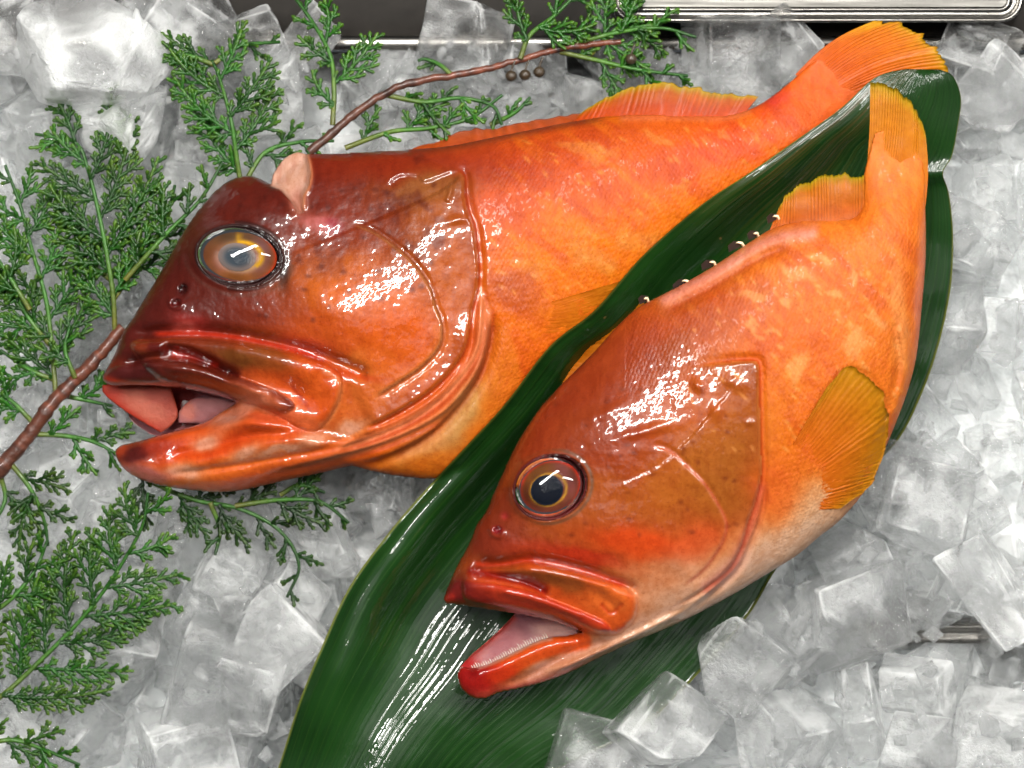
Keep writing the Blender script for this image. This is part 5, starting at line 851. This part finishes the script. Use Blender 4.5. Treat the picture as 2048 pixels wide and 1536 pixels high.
def sprig(label, stem, w, R, fronds, wood=True):
    base = B(stem[0][0], stem[0][1], .008); root = link('cypress_sprig', None, None, base.tolist()); tag(root, label, 'cypress sprig', 'cypress sprigs laid on the ice')
    if wood:
        P = resample(smooth(stem, 10), 60); rr = np.random.default_rng(len(stem)); t = np.linspace(0, 1, 60); mb = MB(); P = P + rr.normal(size=P.shape) * .9
        knots = sum(np.exp(-((t - k) / .012) ** 2) for k in rr.uniform(0, 1, 6)) * .22; cc = lin(ramp(t, (0, (92, 58, 44)), (.5, (112, 62, 44)), (1, (120, 62, 40)))) * (1 + .35 * rr.normal(size=(60, 1)))
        tube(mb, B(P[:, 0], P[:, 1], np.interp(t, np.linspace(0, 1, np.size(w)), np.atleast_1d(w))), R * S * np.interp(t, (0, 1), (1.1, .75)) * (1 + knots + .02 * rr.normal(size=60)), 12, .95, np.clip(cc, .004, 1)); mb.build('stem', M_WOOD, root)
    for i, (path, L, wf, kw) in enumerate(fronds): frond(root, path, L, wf, hash_(label, i), **kw)
    return root
def hash_(s, i): return (sum(ord(c) for c in s) * 31 + i * 977) % 100003
def sprigs():
    sprig('thick brown cypress stem with the biggest green sprays beside the larger fish snout', [(-60, 1010), (-10, 950), (50, 880), (100, 812), (150, 760), (195, 715), (245, 655)], [.012, .013, .011], 15, [
        ([(112, 795), (104, 700), (92, 600), (64, 500), (40, 410), (10, 330)], 170, .012, dict(spread=50)),
        ([(230, 672), (226, 590), (212, 500), (196, 420), (176, 340), (150, 285), (70, 268)], 215, [.011, .014, .013], dict(spread=46, side=(.72, 1.1), shape=(.7, 1, .3))),
        ([(60, 868), (130, 872), (190, 885), (262, 925)], 100, .013, dict()), ([(120, 790), (170, 800), (225, 812)], 80, .006, dict()),
        ([(70, 850), (20, 800), (-40, 770)], 110, .014, dict()), ([(20, 925), (62, 980), (88, 1040), (96, 1092)], 110, .012, dict(dark=.8)), ([(0, 950), (10, 1000), (-20, 1060)], 100, .012, dict(dark=.8)),
        ([(150, 756), (130, 700), (140, 650)], 70, .014, dict()), ([(60, 620), (10, 540), (-40, 470)], 130, .014, dict()), ([(100, 690), (60, 640), (30, 590), (0, 560)], 100, .010, dict()), ([(226, 600), (280, 520), (330, 440), (350, 370)], 110, [.011, .010], dict()), ([(110, 760), (60, 740), (0, 700)], 90, .010, dict()), ([(222, 560), (170, 520), (120, 470)], 90, .010, dict()), ([(250, 560), (330, 470), (400, 400), (445, 325)], 90, [.016, .015], dict(dark=.9))])
    sprig('green cypress spray in the near corner, pointing up at the jaw', [(-60, 1440), (0, 1390)], .014, 8, [
        ([(-60, 1440), (20, 1378), (90, 1312), (150, 1252), (200, 1192), (248, 1120), (285, 1050), (296, 985)], 205, [.013, .015], dict(spread=52, shape=(.9, 1, .3))),
        ([(-40, 1240), (20, 1200), (70, 1140), (95, 1080)], 110, .013, dict()), ([(-60, 1500), (20, 1480), (90, 1500), (160, 1530)], 90, .013, dict())], False)
    sprig('dark cypress spray sticking out from under the lower jaw', [(230, 905), (250, 920)], .011, 8, [
        ([(230, 905), (300, 962), (390, 1000), (480, 1018), (560, 1062), (598, 1130), (574, 1195)], 120, [.010, .012], dict(dark=.72)), ([(470, 1012), (560, 1000), (640, 1004), (698, 1046)], 95, .012, dict(dark=.75)), ([(420, 1005), (440, 1060), (430, 1110)], 70, .010, dict(dark=.7)), ([(560, 990), (600, 970), (650, 985)], 60, .010, dict(dark=.7))], False)
    d = sprig('cypress branch with thin reddish stem and small brown cones behind the larger fish', [(620, 305), (700, 235), (780, 182), (850, 160), (940, 145), (1040, 120), (1130, 96), (1240, 84)], [.013, .013, .009], 7.5, [
        ([(665, 250), (668, 180), (660, 110), (622, 40), (570, -30)], 115, [.014, .012, .006], dict(side=(.8, 1))), ([(770, 190), (850, 204), (920, 196), (985, 212), (1004, 250)], 90, .013, dict(side=(.5, 1))),
        ([(1040, 118), (1060, 70), (1110, 30), (1170, -30)], 120, [.012, .006], dict()), ([(1120, 104), (1200, 122), (1280, 140), (1376, 152)], 95, .010, dict(side=(.6, 1))), ([(1120, 96), (1230, 66), (1320, 56), (1392, 74)], 110, .009, dict()),
        ([(690, 296), (780, 264), (860, 256), (940, 236), (1005, 190)], 85, .013, dict(side=(1, .5))), ([(905, 152), (880, 130), (850, 118), (836, 122)], 50, .012, dict()), ([(980, 250), (1030, 225), (1060, 195)], 50, .012, dict()), ([(1180, 110), (1250, 40), (1290, 0)], 110, .007, dict())])
    M_CONE = m_plain('cone_brown', (.035, .022, .010), .5, 0, .2, 900, .0006)
    for x, y in ((1022, 152), (1050, 150), (1078, 144), (1262, 118)):
        mb = MB(); n = 9; t = np.linspace(-1, 1, n); c = B(np.full(n, x), y + t * 11, np.full(n, .0125)); tube(mb, c, 11 * S * np.sqrt(np.clip(1 - t ** 2, .02, 1)) * (1 + .12 * (np.arange(n) % 2)), 8); tube(mb, B(np.array((x, x + 3, x + 8)), np.array((y - 8, y - 18, y - 30)), np.full(3, .0125)), 2.2 * S, 8); mb.build('cone', M_CONE, d)
    sprig('single curled cypress spray arching over the cut nape of the larger fish', [(482, 372), (478, 350)], .014, 8, [
        ([(484, 384), (474, 320), (462, 240), (440, 160), (424, 120)], 165, [.013, .016, .014], dict(shape=(.6, 1, .6))), ([(486, 372), (530, 305), (600, 284), (668, 282)], 75, .013, dict()), ([(430, 130), (370, 110), (320, 112)], 60, .014, dict()), ([(430, 126), (480, 92), (560, 84)], 60, .013, dict())], False)
sprigs()

# ------------------------------------------------------------------ steel behind the ice
def steel(name, rough, base):
    m, nt, p, out = mat(name); co = objco(nt); n = noise(nt, mapping(nt, co, (0, 0, 0), (.04, 1, 1)), 900, 3); setp(nt, p, Base_Color=(*base, 1), Metallic=1.0, Roughness=rng(nt, n, .3, .7, rough * .8, rough * 1.3), Normal=bump(nt, n, .00008, .5)); return m
M_STEEL = steel('brushed_steel', .26, (.20, .19, .175)); M_TRAY = steel('tray_floor', .50, (.13, .125, .115)); M_DARKST = steel('dull_steel', .42, (.10, .095, .09))
M_LEDGE = m_plain('steel_dark_reflection', (.014, .012, .010), .6, 0, 0, 200, .0002, .1)  # steel ledge; its dark reflection of the room is put into the colour
def extrude(name, prof, xs, m, parent=None):
    """a (y, w) profile in the bed frame swept along x"""
    prof = np.asarray(prof, float); V = np.concatenate([x * AX + prof[:, :1] * AY + prof[:, 1:] * AW for x in xs]); n = len(prof); F = [(i * n + k, (i + 1) * n + k, (i + 1) * n + k + 1, i * n + k + 1) for i in range(len(xs) - 1) for k in range(n - 1)]
    F = np.array(F); a = V[F[0]]
    return mesh(name, V, F, m, parent)
def Yp(py, w): return (768 - py) * S * (D - w) / D
def pan():
    root = link('steel_pan', None, None, bed(0, Yp(80, -.01), -.03)); tag(root, 'dull steel pan edge with a thin bright rim behind the ice', 'pan')
    w = -.012; y = Yp(92, w); a = np.linspace(-.4, math.pi + .3, 12); r = .0016
    extrude('wall', [(y - .002, -.06), (y - .0018, w - .002)], np.linspace(-.3, .3, 3), M_DARKST, root)
    extrude('rim', np.stack([y + .001 - r * np.cos(a) * 1.6, w + r * np.sin(a)], 1), np.linspace(-.3, .3, 3), M_STEEL, root)
    extrude('ledge', [(y + .0035, w - .001), (y + .010, w - .004), (y + .03, w - .005), (y + .25, w - .0055)], np.linspace(-.3, .3, 3), M_LEDGE, root)
def tray():
    root = link('steel_tray', None, None, bed(.12, Yp(20, .006), 0)); tag(root, 'shiny stainless tray with rolled rim and rounded corner, far right', 'tray')
    def ring(off, w, x0=1225, x1=2046, ybot=44, rad=46):  # half of a rounded rectangle seen from the ice
        x0 += off; x1 -= off; yb = ybot - off * .92; rad = max(6, rad - off); P = [(x0, -420)]
        for a in np.linspace(math.pi, math.pi / 2, 9): P.append((x0 + rad + rad * math.cos(a), yb - rad + rad * math.sin(a)))
        for a in np.linspace(math.pi / 2, 0, 9): P.append((x1 - rad + rad * math.cos(a), yb - rad + rad * math.sin(a)))
        P.append((x1, -420)); P = np.array(P); return B(P[:, 0], P[:, 1], w)
    def loft(name, prof, m):
        R = [ring(o, w) for o, w in prof]; n = len(R[0]); V = np.concatenate(R); F = np.array([(i * n + k, i * n + k + 1, (i + 1) * n + k + 1, (i + 1) * n + k) for i in range(len(prof) - 1) for k in range(n - 1)]); return mesh(name, V, F, m, root)
    z = .004
    loft('outer_wall', [(4, z - .03), (2, z - .006), (0, z - .002)], M_DARKST)
    a = np.linspace(-.3, math.pi, 9); loft('rolled_rim', [(4 - 5 * math.cos(q), z + .0012 * math.sin(q)) for q in a], M_STEEL)
    loft('flange', [(9, z - .0002), (11, z - .0012), (13, z), (16, z + .0002), (24, z - .0003), (27, z - .0014), (30, z - .0012), (33, z - .0007)], M_STEEL)
    loft('tray_floor', [(33, z - .0007), (40, z - .0009), (60, z - .0016), (200, z - .004)], M_TRAY)
def rail():
    w = -.017; y = Yp(1268, w); pr = []
    for dy, dw in ((-.004, -.02), (-.0038, -.002), (-.003, -.0003), (-.0015, 0), (-.0005, -.0012), (.0008, -.0012), (.0018, 0), (.0032, -.0004), (.004, -.002), (.0042, -.02)): pr.append((y + dy, w + dw))
    o = extrude('steel_rail', pr[::-1], np.linspace(.118, .24, 3), M_STEEL); tag(o, 'steel partition rail half buried among the ice cubes, far right', 'rail')
pan(); tray(); rail()
